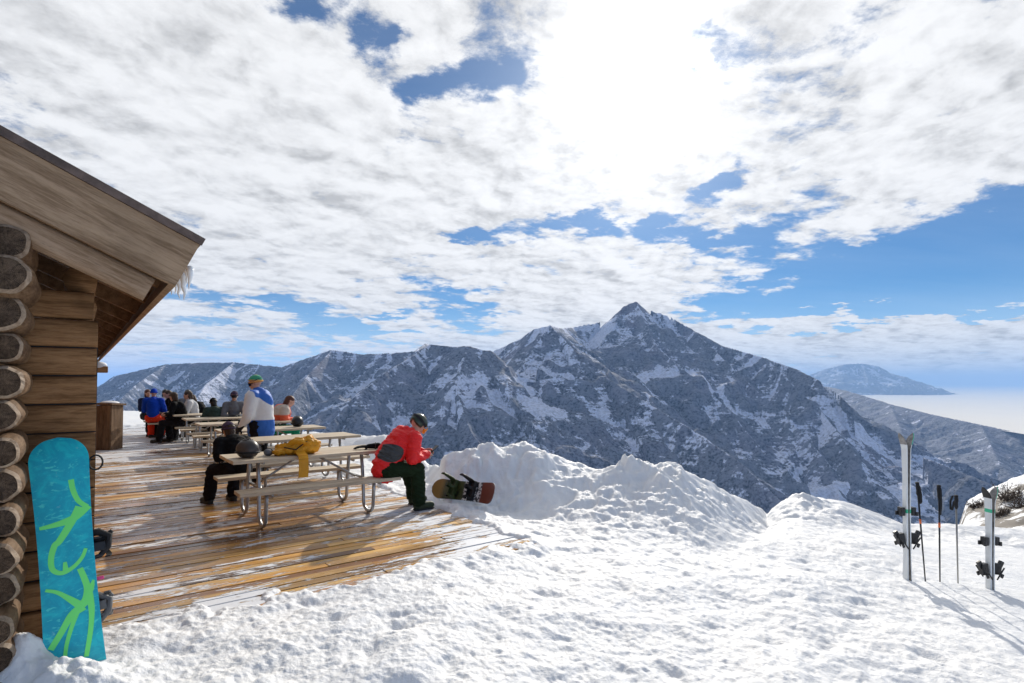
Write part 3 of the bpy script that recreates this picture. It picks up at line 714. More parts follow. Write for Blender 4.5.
# ------------------------------------------------------------------ snowboards
def board_mesh(bm, L, wn, ww, th, tip_up, seg=110, wseg=8, straight=.20):
    """board along local z (0..L), base faces -y, width x; nose and tail rise to +y"""
    rows = []
    for i in range(seg+1):
        s = i/seg; d_ = min(s, 1-s)*L; cap = .15
        w = (ww + (wn-ww)*(abs(s-.5)*2)**2)/2
        if d_ < cap: q = 1-d_/cap; w *= math.sqrt(max(0, 1-q**2.05)); w = max(w, .004)
        e = max(0, (.17-d_)/.17); yy = tip_up*e*e
        rows.append((s*L, w, yy))
    f_, b_ = [], []
    for (z_, w, yy) in rows:
        f_.append([bm.verts.new((w*(2*j/wseg-1), yy-th/2, z_)) for j in range(wseg+1)])
        b_.append([bm.verts.new((w*(2*j/wseg-1), yy+th/2, z_)) for j in range(wseg+1)])
    for i in range(seg):
        for j in range(wseg):
            q = bm.faces.new((f_[i][j], f_[i][j+1], f_[i+1][j+1], f_[i+1][j])); q.material_index = 0
            q = bm.faces.new((b_[i][j], b_[i+1][j], b_[i+1][j+1], b_[i][j+1])); q.material_index = 1
        for (jj) in (0, wseg):
            q = bm.faces.new((f_[i][jj], f_[i+1][jj], b_[i+1][jj], b_[i][jj]) if jj else (f_[i][jj], b_[i][jj], b_[i+1][jj], f_[i+1][jj])); q.material_index = 2
    for r_ in (0, seg):
        for j in range(wseg):
            q = bm.faces.new((f_[r_][j], b_[r_][j], b_[r_][j+1], f_[r_][j+1])); q.material_index = 2
def binding(parent, z_, m1, m2, xo=0.0):
    """on the top side (+y) of a board, foot pointing to +x"""
    bm = bmesh.new()
    box(bm, (0, .022, z_), (.25 if not xo else .17, .022, .11 if not xo else .05)); box(bm, (-.03, .04, z_-.052), (.20, .05, .012)); box(bm, (-.03, .04, z_+.052), (.20, .05, .012))
    root = build('binding', bm, m1, parent, bevel=.004); root.location.x = xo
    bm = bmesh.new()   # highback
    for a in range(9):
        pass
    pts = [(-.11, .03), (-.135, .12), (-.15, .21), (-.15, .26)]
    prev = None
    for (xx, yy) in pts:
        w = .06 if yy < .2 else .045
        cur = [bm.verts.new((xx-.018*math.cos(t), yy, z_+w*math.sin(t))) for t in [-1.4, -.9, -.45, 0, .45, .9, 1.4]]
        cur2 = [bm.verts.new((xx-.018*math.cos(t)+.008, yy, z_+w*.92*math.sin(t))) for t in [-1.4, -.9, -.45, 0, .45, .9, 1.4]]
        row = cur+cur2[::-1]
        if prev:
            for j in range(len(row)): bm.faces.new((prev[j], prev[(j+1) % len(row)], row[(j+1) % len(row)], row[j]))
        else: bm.faces.new(row[::-1])
        prev = row
    bm.faces.new(prev); build('highback', bm, m1, root)
    for (xx, hh_) in ((-.04, .11), (.09, .075)):
        bm = bmesh.new(); pts = [Vector((xx+.012*math.sin(t*3), .03+hh_*math.sin(t), z_-.062*math.cos(t))) for t in np.linspace(0.05, 3.09, 13)]
        for a, b2 in zip(pts[:-1], pts[1:]):
            x_ = Vector((.035 if xx < 0 else .026, 0, 0)); nn_ = (b2-a).cross(x_).normalized()*.008
            obox(bm, a-x_/2, x_, b2-a, nn_)
        build('strap', bm, m2, root)
        bm = bmesh.new(); box(bm, (xx, .03+hh_*.8, z_+.045), (.045, .022, .03)); build('buckle', bm, M_blackp, root, bevel=.004)
    return root
# turquoise board leaning on the cabin
top = Vector((-2.660, 3.34, 1.300)); bot = Vector((-2.372, 3.165, -.13))
M_teal = bpy.data.materials.new('turquoise base'); M_teal.use_nodes = True; b = M_teal.node_tree.nodes['Principled BSDF']; k = NT(M_teal.node_tree)
tc = k.node('ShaderNodeTexCoord').outputs['Object']
n1 = k.noise(tc, 9, 8, .68, .8); n2 = k.noise(k.vm('ADD', tc, (3, 1, 7)), 26, 5, .7, .5)
wv = k.noise(k.vm('MULTIPLY', tc, (1, 1, 2.2)), 14, 7, .6, 1.6)
col = k.mix(k.ss(n1, .42, .66), (.0, .40, .55), (.01, .60, .68))
col = k.mix(k.m('MULTIPLY', k.ss(wv, .57, .66), .75), col, (.08, .76, .72))
col = k.mix(k.m('MULTIPLY', k.ss(n2, .64, .70), .35), col, (.25, .60, .65))
k.t.links.new(col, b.inputs['Base Color']); b.inputs['Roughness'].default_value = .42
M_green = mat('lime graphic', (.20, .95, .22), .42)
M_edge = mat('board edge steel', (.35, .35, .36), .35, .8)
M_top1 = mat('board topsheet', (.04, .05, .07), .35)
M_skig0 = mat('grey binding', (.12, .12, .12), .5)
t = empty('snowboard', (0, 0, 0), 0, 'turquoise snowboard with lime green scrawl leaning on the log cabin', 'snowboard')
Lb = (top-bot).length; zax = (top-bot).normalized(); xax = (U - zax*U.dot(zax)).normalized(); yax = zax.cross(xax)
t.matrix_world = Matrix.Translation(bot) @ Matrix((xax, yax, zax)).transposed().to_4x4()
bm = bmesh.new(); board_mesh(bm, Lb, .292, .250, .009, .035); bd_ = build('deck_board', bm, [M_teal, M_top1, M_edge], t)
# graphic strokes, laid as thin inlays on the base
ob_t = t.matrix_world.copy(); ob_ti = ob_t.inverted()
def onbase(px_, py_):
    o = Vector((0, 0, CAMZ)); d_ = (pix(px_, py_, 1.0)-o); o2 = ob_ti @ o; d2 = ob_ti.to_3x3() @ d_
    s_ = (-.0045-o2.y)/d2.y; q = o2+d2*s_; return (q.x, q.z)
def crop4(x_, y_): return onbase(x_/4.193, 520+y_/4.19)
def crop3(x_, y_): return onbase(x_/4.271, 380+y_/4.269)
def catmull(p, n_=8):
    p = [Vector(q) for q in p]; out = []
    for i in range(len(p)-1):
        a, b2, c, d2 = p[max(i-1, 0)], p[i], p[i+1], p[min(i+2, len(p)-1)]
        for q in range(n_):
            s_ = q/n_; out.append(.5*((2*b2)+(c-a)*s_+(2*a-5*b2+4*c-d2)*s_*s_+(3*b2-a-3*c+d2)*s_**3))
    return out+[p[-1]]
def stroke(bm, pts, w0, w1, y_, wm=None):
    w0, w1, wm = w0*1.25, w1*1.25, (wm*1.25 if wm else None)
    pts = catmull([(*q,) for q in pts]); m_ = len(pts); L_, R_ = [], []
    for i, q in enumerate(pts):
        tt_ = (pts[min(i+1, m_-1)]-pts[max(i-1, 0)]).normalized(); nr_ = Vector((-tt_.y, tt_.x)); s_ = i/(m_-1)
        w = (w0*(1-s_)+w1*s_)/2 if wm is None else ((w0*(1-2*s_)+wm*2*s_) if s_ < .5 else (wm*(2-2*s_)+w1*(2*s_-1)))/2
        bw = []
        for (sg, lst) in ((1, L_), (-1, R_)):
            p_ = q+nr_*w*sg; lst.append(bm.verts.new((p_.x, y_, p_.y)))
    for i in range(m_-1): bm.faces.new((L_[i], L_[i+1], R_[i+1], R_[i]))
S1 = [([crop3(303, 425), crop3(312, 470), crop3(335, 515), crop3(372, 540)], .022, .020, None),
      ([crop3(378, 535), crop3(330, 580), crop3(280, 605), crop3(225, 622), crop3(168, 636)], .030, .014, .030),
      ([crop3(340, 540), crop3(320, 580), crop3(285, 640), crop3(252, 690), crop4(228, 110), crop4(214, 165), crop4(222, 210), crop4(262, 222), crop4(310, 195), crop4(345, 155), crop4(360, 118)], .034, .014, .022),
      ([crop4(272, 176), crop4(276, 215)], .012, .024, None),
      ([crop4(335, 202), crop4(352, 240), crop4(366, 285), crop4(360, 335), crop4(330, 365)], .022, .040, .026),
      ([crop4(392, 250), crop4(380, 290), crop4(350, 350)], .008, .030, .024),
      ([crop4(190, 296), crop4(240, 304), crop4(290, 330), crop4(340, 360)], .012, .034, .018),
      ([crop4(350, 360), crop4(300, 400), crop4(255, 475), crop4(212, 545)], .040, .024, .026),
      ([crop4(325, 385), crop4(300, 450), crop4(280, 520), crop4(272, 582)], .018, .014, None),
      ([crop4(370, 290), crop4(384, 370), crop4(380, 460), crop4(362, 572)], .030, .018, .020)]
bm = bmesh.new()
for i, (p_, a, b2, c) in enumerate(S1): stroke(bm, p_, a, b2, -.0052-.0002*i, c)
build('graphic', bm, M_green, t)
for z_ in (.50, 1.00):
    pass
for (zz_, xx_, m_) in ((.83, .17, M_black), (.47, .145, M_skig0)):
    bm = bmesh.new()
    tube(bm, [(.10, .03, zz_+.05), (xx_-.02, .05, zz_+.055), (xx_+.035, .04, zz_+.02), (xx_+.02, .03, zz_-.04), (xx_-.02, .03, zz_-.085), (.10, .03, zz_-.09)], [.016, .022, .018, .020, .014, .010], 8); tube(bm, [(.10, .05, zz_), (xx_, .06, zz_+.01), (xx_+.05, .05, zz_+.045)], [.018, .020, .012], 8)
    build('strap', bm, m_, t, smooth=True)
bA = binding(t, .47, M_skig0, M_skig0, .075); bB = binding(t, .80, M_blackp, M_black, .095)
M_pink = mat('pink strap', (.75, .08, .25), .5)
bm = bmesh.new(); box(bm, (.135, .03, .62), (.05, .02, .02)); build('leash', bm, M_pink, t, bevel=.004)

# board lying on its edge at the foot of the drift
M_brown = bpy.data.materials.new('patterned topsheet'); M_brown.use_nodes = True; b = M_brown.node_tree.nodes['Principled BSDF']; k = NT(M_brown.node_tree)
tc = k.node('ShaderNodeTexCoord').outputs['Object']; zz_ = k.sep(tc)[2]
c_ = k.mix(k.ss(k.noise(tc, 12, 4, .6, 1.0), .5, .6), (.055, .065, .02), (.012, .02, .010))
c_ = k.mix(k.ss(zz_, .98, 1.12), c_, (.26, .15, .035))
wh = k.mix(k.ss(k.noise(tc, 16, 3, .6, 1.5), .47, .52), (.70, .68, .66), (.03, .03, .035))
c_ = k.mix(k.ss(zz_, .64, .60), c_, wh); c_ = k.mix(k.ss(zz_, .30, .27), c_, (.15, .035, .02))
k.t.links.new(c_, b.inputs['Base Color']); b.inputs['Roughness'].default_value = .4
a = pix(497, 494, 7.15); b2 = pix(435, 488, 8.0)
L2 = (b2-a).length; zax = (b2-a).normalized(); yt = Vector((-.55, -.75, .40)); yax = (yt-zax*yt.dot(zax)).normalized(); xax = yax.cross(zax)
s2 = empty('snowboard', (0, 0, 0), 0, 'brown and green snowboard lying on its edge in the snow beside the red jacketed person', 'snowboard')
s2.matrix_world = Matrix.Translation(a) @ Matrix((xax, yax, zax)).transposed().to_4x4()
bm = bmesh.new(); board_mesh(bm, L2, .29, .25, .010, .05); build('deck_board', bm, [M_top1, M_brown, M_edge], s2)
M_olive = mat('olive binding', (.05, .07, .02), .5)
b1 = binding(s2, L2*.36, M_blackp, M_black); b3 = binding(s2, L2*.66, M_olive, M_olive)

# ------------------------------------------------------------------ skis and poles
M_skiw = mat('white ski', (.74, .76, .76), .3, var=.06, vscale=5)
M_skig = mat('ski base grey', (.22, .21, .20), .4, var=.5, vscale=14)
M_grn = mat('ski green', (.05, .50, .28), .4)
M_yel = mat('ski yellow green', (.45, .60, .10), .4)
def ski(parent, side, L_, mt, tipm, accents):
    """upright ski, tip at the top; top sheet faces side*x; base faces the other ski"""
    bm = bmesh.new(); seg = 44; rows = []
    for i in range(seg+1):
        s_ = i/seg; z_ = s_*L_; w = (.042-.012*math.sin(math.pi*min(1, s_*1.05)))
        if s_ > .93: w = .045*math.sqrt(max(0.02, 1-((s_-.93)/.07)**2.2))
        xx = side*(.008 + (.055*((s_-.90)/.10)**1.8 if s_ > .90 else 0) + .010*math.sin(math.pi*s_)*-1+.010)
        th = .010 if s_ < .3 or s_ > .7 else .016
        rows.append((xx, w, z_, th, s_))
    prev = None
    for (xx, w, z_, th, s_) in rows:
        cur = [bm.verts.new((xx+side*th*d_, w*q, z_)) for (d_, q) in ((0, -1), (1, -.92), (1, .92), (0, 1))]
        if prev:
            mi = 2 if s_ > .945 else (3 if any(a_ < s_ < b_ for a_, b_ in accents) else 0)
            for j in range(4):
                f = bm.faces.new((prev[j], prev[(j+1) % 4], cur[(j+1) % 4], cur[j])); f.material_index = (1 if j == 3 else mi)
        else: bm.faces.new(cur[::-1])
        prev = cur
    bm.faces.new(prev)
    sk = build('ski', bm, [mt, M_skig, tipm, M_grn], parent)
    def part(nm, c, s, r_=0, m_=M_blackp):
        bm = bmesh.new(); box(bm, (side*c[0], c[1], c[2]), s, Matrix.Rotation(side*r_, 3, 'Y')); return build(nm, bm, m_, sk, bevel=.005)
    zt, zh = L_*.62-.42+.12, L_*.62-.42+.12   # replaced below
    return sk, part
def bind_ski(part, zc):
    p0 = part
    def part(nm, c, s, r_=0, m_=M_blackp): return p0(nm, (.012+c[0]*.95, c[1]*.9, zc+(c[2]-zc)*.9), tuple(q*.85 for q in s), r_, m_)
    # toe piece above, heel piece with brake arms below
    part('toe_piece', (.050, 0, zc+.19), (.050, .070, .10)); part('toe_wing', (.078, .034, zc+.165), (.028, .022, .05)); part('toe_wing', (.078, -.034, zc+.165), (.028, .022, .05))
    part('heel_piece', (.062, 0, zc-.12), (.080, .060, .13), .15); part('heel_lever', (.105, 0, zc-.075), (.05, .035, .09), .5)
    part('brake_arm', (.055, .058, zc-.16), (.016, .012, .17), .6); part('brake_arm', (.055, -.058, zc-.16), (.016, .012, .17), .6)
    part('brake_pad', (.072, .058, zc-.185), (.03, .016, .05), .4); part('brake_pad', (.072, -.058, zc-.185), (.03, .016, .05), .4)
def ski_pair(px_, pyb, pyt, Y_, label, rz, tilt, mt, tips, acc, zoff, bury=.3):
    base = pix(px_, pyb, Y_); top_ = pix(px_, pyt, Y_); vis = top_.z-base.z; L_ = vis+bury
    t = empty('ski_pair', base-Vector((0, 0, bury)), rz, label, 'skis', 'ski pairs planted in the snow'); t.rotation_euler = (0, tilt, rz)
    for side in (-1, 1):
        sk, part = ski(t, side, L_, mt[side > 0], tips[side > 0], acc)
        bind_ski(part, bury+zoff)
    return t
YS = 5.9
ski_pair(907, 571, 433, YS, 'taller pair of white skis planted upright left of the poles', R(4), R(0.6), (M_skiw, M_skiw), (M_skig, M_grn), ((.53, .55),), .44)
ski_pair(989, 585, 487, YS-.1, 'shorter pair of white and green skis planted at the right edge', R(6), R(1.2), (M_skiw, M_skiw), (M_dark, M_grn), ((.85, .865),), .27, bury=.62)
M_shaft = mat('pole shaft black', (.03, .03, .035), .35, .3); M_shaftg = mat('pole shaft grey', (.30, .29, .27), .35, .5)
M_orange = mat('pole orange band', (.75, .16, .04), .4)
def pole(pt, pb, Y_, label, shaft, strap, band=True):
    a = pix(*pb, Y_); b_ = pix(*pt, Y_); ax_ = (b_-a).normalized(); L_ = (b_-a).length
    t = empty('ski_pole', a, 0, label, 'ski pole', 'ski poles planted between the skis')
    q = ax_.to_track_quat('Z', 'Y'); t.rotation_mode = 'QUATERNION'; t.rotation_quaternion = q
    bm = bmesh.new(); tube(bm, [(0, 0, -.14), (0, 0, L_*.45), (0, 0, L_-.12)], [.0055, .008, .009], 10); build('shaft', bm, shaft, t, smooth=True)
    bm = bmesh.new(); tube(bm, [(0, 0, L_-.14), (0, 0, L_-.12), (.002, 0, L_-.09), (.004, 0, L_-.05), (.004, 0, L_-.02), (0, 0, L_-.008), (0, 0, L_)], [.011, .017, .015, .018, .016, .021, .012], 12); build('grip', bm, M_black, t, smooth=True)
    if band:
        bm = bmesh.new(); tube(bm, [(0, 0, L_*.56), (0, 0, L_*.61)], .0105, 10); build('band', bm, M_orange, t, smooth=True)
    bm = bmesh.new(); tube(bm, [(0, 0, -.12), (0, 0, -.105), (0, 0, -.095)], [.045, .05, .012], 14); build('basket', bm, M_blackp, t, smooth=True)
    bm = bmesh.new()
    for p1, p2 in zip(strap[:-1], strap[1:]):
        p1, p2 = Vector((p1[0], 0, L_+p1[1])), Vector((p2[0], 0, L_+p2[1])); d_ = (p2-p1); nn_ = Vector((d_.z, 0, -d_.x)).normalized()*.004
        obox(bm, p1-Vector((0, .010, 0)), d_*1.04, Vector((0, .020, 0)), nn_)
    build('strap', bm, M_black, t)
pole((917, 482), (925, 577), YS, 'tilted black ski pole nearest the taller skis, strap hanging down', M_shaft, [(0, -.01), (.03, -.04), (.045, -.12), (.04, -.2), (.02, -.22), (.015, -.12), (.005, -.05)])
pole((939, 485), (940, 582), YS, 'upright all black ski pole between the tilted pole and the looped strap pole', M_shaft, [(0, -.01), (-.02, -.05), (-.025, -.2), (-.012, -.3), (-.006, -.2), (0, -.1)])
pole((956, 495), (958, 582), YS, 'grey ski pole whose wrist strap hangs in an open loop', M_shaftg, [(0, -.01), (-.045, -.02), (-.075, -.08), (-.075, -.16), (-.055, -.165), (-.035, -.08), (0, -.04)], False)
# ------------------------------------------------------------------ people
def remeshed(name, bm, voxel, mat_, parent, it=4, disp=0.0, seed=0):
    bmesh.ops.recalc_face_normals(bm, faces=bm.faces)
    me = bpy.data.meshes.new('tmp'); bm.to_mesh(me); bm.free(); o = bpy.data.objects.new('tmp', me); COL.objects.link(o)
    r_ = o.modifiers.new('r', 'REMESH'); r_.mode = 'VOXEL'; r_.voxel_size = voxel
    s_ = o.modifiers.new('s', 'SMOOTH'); s_.iterations = it; s_.factor = .5
    dg = bpy.context.evaluated_depsgraph_get(); dg.update(); ev = o.evaluated_get(dg)
    m2 = bpy.data.meshes.new_from_object(ev); m2.name = name
    bpy.data.objects.remove(o); bpy.data.meshes.remove(me)
    if disp:      # cloth folds
        nv = len(m2.vertices); co = np.empty(nv*3, np.float32); m2.vertices.foreach_get('co', co); co = co.reshape(-1, 3)
        no = np.empty(nv*3, np.float32); m2.vertices.foreach_get('normal', no); no = no.reshape(-1, 3)
        f = ridged(co[:, 0]*5+co[:, 2]*3+seed, co[:, 1]*5+co[:, 2]*9, 3, seed+5)-.5 + fbm(co[:, 0]*9+seed, co[:, 2]*14+co[:, 1]*7, 3, seed)*.6
        co += no*(f*disp)[:, None]; m2.vertices.foreach_set('co', co.ravel()); m2.update()
    m2.materials.clear()
    return link(name, m2, mat_, parent, smooth=True)
def fabric(name, col, rough=.8): return mat(name, col, rough, spec=.12, bump=.35, bscale=45, var=.10, vscale=9)
M_skin = mat('skin', (.55, .30, .21), .5, var=.08, vscale=20)
M_hairb = mat('brown hair', (.06, .035, .02), .6); M_eye = mat('eye', (.03, .02, .02), .2); M_lip = mat('lips', (.42, .16, .13), .5)
M_boot = mat('boot', (.025, .025, .022), .6)
def dirv(l): return Vector((0, math.sin(l), math.cos(l)))
def hand(bm, w, d_, nrm, curl, side, s=1.0):
    """w wrist, d_ pointing direction, nrm palm-facing normal; curl in radians per joint"""
    d_ = d_.normalized(); nrm = (nrm-d_*nrm.dot(d_)).normalized(); sd_ = d_.cross(nrm).normalized()*side
    for q in (-.026, -.009, .009, .026): rcone(bm, w+d_*.015*s+sd_*q*.7*s, w+d_*.085*s+sd_*q*s, .013*s, .0115*s, 8, 2)
    for q, L_ in ((-.030, .060), (-.010, .075), (.010, .080), (.030, .070)):
        p = w+d_*.085*s+sd_*q*s; dd = d_; a = .0
        for L2_ in (L_*.5, L_*.3, L_*.25):
            a += curl; dd = (d_*math.cos(a)+nrm*math.sin(a)); p2 = p+dd*L2_*s; rcone(bm, p, p2, .0092*s, .0082*s, 8, 2); p = p2
    p = w+d_*.03*s+sd_*.026*s; p2 = p+(d_*.5+sd_*.55+nrm*.5).normalized()*.042*s; rcone(bm, p, p2, .013*s, .0105*s, 8, 2)
    rcone(bm, p2, p2+(d_*.85+nrm*.45).normalized()*.032*s, .0105*s, .0085*s, 8, 2)
def person(label, loc, rz, hipz=.56, l1=.15, l2=.30, hp=.2, hyaw=0.0, arms=None, legs=None, stand=False, fine=False, group=None,
           jacket=None, pants=None, gloves=None, hat=None, hatkind='beanie', hair=None, goggles=None, hood=False, boots=None, bulk=1.0, scale=1.0, yaw2=0.0, hem=0.0):
    t = empty('person', loc, rz, label, 'person', group); t.scale = (scale,)*3
    vx = .0055 if fine else .013
    P0 = Vector((0, 0, hipz)); P1 = P0+dirv(l1)*.19; P2 = P1+dirv((l1+l2)/2)*.19; P3 = P2+dirv(l2)*.15
    shz = P3-dirv(l2)*.045
    SH_ = [shz+Vector((-.185, 0, 0)), shz+Vector((.185, 0, 0))]
    if arms is None: arms = [(Vector((-.25, .16, hipz+.20)), Vector((-.10, .38, hipz+.20))), (Vector((.25, .16, hipz+.20)), Vector((.10, .38, hipz+.20)))]
    arms = [(Vector(a), Vector(b_)) for a, b_ in arms]
    if legs is None:
        legs = [(Vector((-.13, .43, hipz-.03)), Vector((-.14, .46, .10))), (Vector((.13, .43, hipz-.03)), Vector((.14, .44, .10)))] if not stand else \
               [(Vector((-.11, .02, .50)), Vector((-.13, -.02, .10))), (Vector((.11, .03, .50)), Vector((.13, .02, .10)))]
    legs = [(Vector(a), Vector(b_)) for a, b_ in legs]
    HIP = [P0+Vector((-.09, .02, 0)), P0+Vector((.09, .02, 0))]
    hd = l2*.35+hp*.5
    HC = P3+dirv(l2*.8+hp*.2)*.06+dirv(hd)*.115
    HM = Matrix.Rotation(hyaw, 3, 'Z') @ Matrix.Rotation(-hp, 3, 'X')       # nods forward for hp > 0
    def H(x, y, z): return HC+HM @ Vector((x, y, z))
    # the body itself: one continuous surface
    bm = bmesh.new()
    rcone(bm, P0, P1, .135, .125, 18, 4, .8); rcone(bm, P1, P2, .125, .145, 18, 4, .75); rcone(bm, P2, P3-dirv(l2)*.03, .14, .09, 18, 4, .7)
    rcone(bm, SH_[0], SH_[1], .062, .062); rcone(bm, P3-dirv(l2)*.05, HC-Vector((0, 0, .03)), .060, .052)
    for s_ in (0, 1):
        e, h_ = arms[s_]; rcone(bm, SH_[s_], e, .052, .042); rcone(bm, e, h_, .042, .028)
        kn, an = legs[s_]; rcone(bm, HIP[s_], kn, .088, .058); rcone(bm, kn, an, .058, .040); rcone(bm, an-Vector((0, .02, .03)), an+Vector((0, .13, -.06)), .04, .032)
        d_ = (h_-e).normalized(); side = 1 if s_ == 0 else -1
        inward = Vector((-side*-1*-.3, .2, -.9)); hand(bm, h_, (d_+Vector((0, .15, .05))).normalized(), Vector((side*.8, 0.2, -.35)), .42, side, 1.0)
    ellip(bm, H(0, -.012, .028), (.075, .094, .090), HM); ellip(bm, H(0, .020, -.050), (.055, .062, .062), HM); ellip(bm, H(0, .05, .00), (.058, .045, .07), HM)
    rcone(bm, H(0, .088, .012), H(0, .108, -.022), .009, .014, 8, 2); rcone(bm, H(-.03, .086, .028), H(.03, .086, .028), .011, .011, 8, 2)
    rcone(bm, H(-.016, .088, -.055), H(.016, .088, -.055), .009, .009, 8, 2); rcone(bm, H(0, .078, -.09), H(0, .07, -.09), .018, .02, 8, 2)
    for sx_ in (-1, 1): rcone(bm, H(sx_*.076, -.008, .012), H(sx_*.076, -.004, -.022), .017, .012, 8, 2, .5)
    body = remeshed('body', bm, vx, M_skin, t, 3)
    for sx_ in (-1, 1):
        bm = bmesh.new(); ellip(bm, H(sx_*.030, .088, .010), (.011, .008, .008), HM, 8, 6); build('eye', bm, M_eye, t, smooth=True)
    bm = bmesh.new(); ellip(bm, H(0, .0975, -.056), (.022, .006, .008), HM, 8, 6); build('mouth', bm, M_lip, t, smooth=True)
    # jacket
    bm = bmesh.new(); B = bulk
    rcone(bm, P0+dirv(l1)*((.02 if not stand else -.10)+hem), P1, .175*B, .168*B, 20, 4, .82); rcone(bm, P1, P2, .168*B, .180*B, 20, 4, .80); rcone(bm, P2, P3-dirv(l2)*.05, .178*B, .125*B, 20, 4, .78)
    rcone(bm, SH_[0], SH_[1], .085*B, .085*B); rcone(bm, P3-dirv(l2)*.04, P3+dirv(l2)*.035, .088, .075, 16, 3)
    for s_ in (0, 1):
        e, h_ = arms[s_]; rcone(bm, SH_[s_], e, .088*B, .070*B); d_ = (h_-e); rcone(bm, e, h_-d_.normalized()*.015, .070*B, .052)
    if hood: rcone(bm, P3-dirv(l2)*.02+Vector((-.06, -.075, .02)), P3-dirv(l2)*.02+Vector((.06, -.075, .02)), .075, .075); rcone(bm, P3+Vector((-.075, -.01, .035)), P3+Vector((.075, -.01, .035)), .055, .055); rcone(bm, P3+Vector((-.05, -.085, .05)), P3+Vector((.05, -.085, .05)), .072, .072)
    remeshed('jacket', bm, vx*1.3 if fine else .017, jacket, t, 5, .024 if fine else .012, int(abs(loc[0]*10)))
    # trousers
    bm = bmesh.new(); rcone(bm, P0+Vector((-.06, 0, -.01)), P0+Vector((.06, 0, -.01)), .135, .135); rcone(bm, P0, P0+dirv(l1)*.10, .14, .13, 18, 3, .85)
    for s_ in (0, 1):
        kn, an = legs[s_]; rcone(bm, HIP[s_], kn, .120, .088); rcone(bm, kn, an+Vector((0, 0, .02)), .088, .092)
    remeshed('trousers', bm, vx*1.3 if fine else .017, pants, t, 5, .018, 3)
    for s_ in (0, 1):
        kn, an = legs[s_]; bm = bmesh.new(); fz = an.z-.10
        rcone(bm, Vector((an.x, an.y-.02, fz+.055)), Vector((an.x*1.1, an.y+.17, fz+.05)), .055, .048); rcone(bm, Vector((an.x, an.y-.01, fz+.06)), Vector((an.x, an.y-.01, fz+.20)), .060, .066)
        bt = remeshed('boot', bm, .010, boots or M_boot, t, 3)
        bm = bmesh.new(); rcone(bm, Vector((an.x, an.y-.025, fz+.016)), Vector((an.x*1.1, an.y+.175, fz+.016)), .052, .046, 14, 2)
        for v_ in bm.verts: v_.co.z = fz+.004+max(0, min(.026, (v_.co.z-fz)*.5))
        build('sole', bm, M_dark, bt)
    if gloves:
        for s_ in (0, 1):
            e, h_ = arms[s_]; d_ = (h_-e).normalized(); side = 1 if s_ == 0 else -1; bm = bmesh.new()
            hand(bm, h_-d_*.01, (d_+Vector((0, .15, .05))).normalized(), Vector((side*.8, .2, -.35)), .42, side, 1.28); rcone(bm, h_-d_*.07, h_+d_*.02, .052, .045)
            remeshed('glove', bm, .008, gloves, t, 2)
    # headgear
    if hatkind == 'helmet' or hatkind == 'beanie':
        bm = bmesh.new(); k_ = 1.22 if hatkind == 'helmet' else 1.10
        vs = ellip(bm, (0, 0, 0), (.082*k_, .104*k_, .098*k_), None, 28, 18)
        for v_ in list(bm.verts):
            c_ = v_.co; lim = -.035 if c_.y < .02 else (.035 if hatkind == 'helmet' else .030)
            if hatkind == 'helmet' and abs(c_.x) > .05 and c_.y < .03: lim = -.06
            if c_.z < lim: c_.z = lim+(c_.z-lim)*.10; c_.x *= .93; c_.y *= .93
        for v_ in bm.verts: v_.co = H(*(v_.co+Vector((0, -.012, .034))))
        ht = build('helmet' if hatkind == 'helmet' else 'beanie', bm, hat, t, smooth=True)
        if hatkind == 'helmet':
            bm = bmesh.new(); tube(bm, [H(.095*math.sin(a), -.012+.118*math.cos(a), .064+.004*math.cos(a)) for a in np.linspace(-1.0, 1.0, 15)], .009, 8); build('brim', bm, hat, ht, smooth=True)
            for q in range(4):
                bm = bmesh.new(); box(bm, (0, 0, 0), (.008, .05, .010)); a = (-.036+.024*q)
                for v_ in bm.verts: v_.co = H(*(v_.co+Vector((a, -.02, .034+.098*1.22*math.sqrt(max(0, 1-(a/.1)**2))-.001))))
                build('vent', bm, M_black, ht)
        else:
            bm = bmesh.new(); tube(bm, [H(.086*math.sin(a), -.012+.108*math.cos(a), .038-.030*(1-math.cos(a))/2) for a in np.linspace(0, 6.283, 29)], .014, 8, False); build('cuff', bm, hat, ht, smooth=True)
    if hair:
        bm = bmesh.new(); rcone(bm, H(0, -.06, .03), H(0, -.075, -.10), .075, .05); rcone(bm, H(-.05, -.03, 0), H(-.055, -.03, -.10), .035, .025); rcone(bm, H(.05, -.03, 0), H(.055, -.03, -.10), .035, .025)
        if hatkind == 'none': ellip(bm, H(0, -.02, .045), (.085, .098, .085), HM)
        remeshed('hair', bm, .009, hair, t, 3, .008)
    if goggles:
        zc, yc = goggles[2] if len(goggles) > 2 else (.012, .0)
        bm = bmesh.new()
        for i in range(12):
            pass
        rows = []
        for zz_ in (-.036, -.022, 0, .022, .036):
            rows.append([bm.verts.new(H((.078-.2*abs(zz_)*.3)*math.sin(a), yc+.012+(.100)*math.cos(a), zc+zz_)) for a in np.linspace(-1.05, 1.05, 13)])
        for r1_, r2_ in zip(rows[:-1], rows[1:]):
            for j in range(12): bm.faces.new((r1_[j], r1_[j+1], r2_[j+1], r2_[j]))
        bmesh.ops.solidify(bm, geom=bm.faces[:], thickness=.012)
        gg = build('goggles', bm, goggles[0], t, smooth=True)
        bm = bmesh.new(); sw = .118 if hatkind == 'helmet' else .10
        for a in np.linspace(.95, 5.33, 24):
            a2 = a+(5.33-.95)/23
            if a2 > 5.35: break
            p1, p2 = [Vector((sw*.86*math.sin(q), -.012+sw*1.06*math.cos(q), zc+.02*(1-math.cos(q)))) for q in (a, a2)]
            obox(bm, H(*(p1-Vector((0, 0, .017)))), HM @ (p2-p1), HM @ Vector((0, 0, .034)), HM @ ((p1-Vector((0, 0, p1.z))).normalized()*.004))
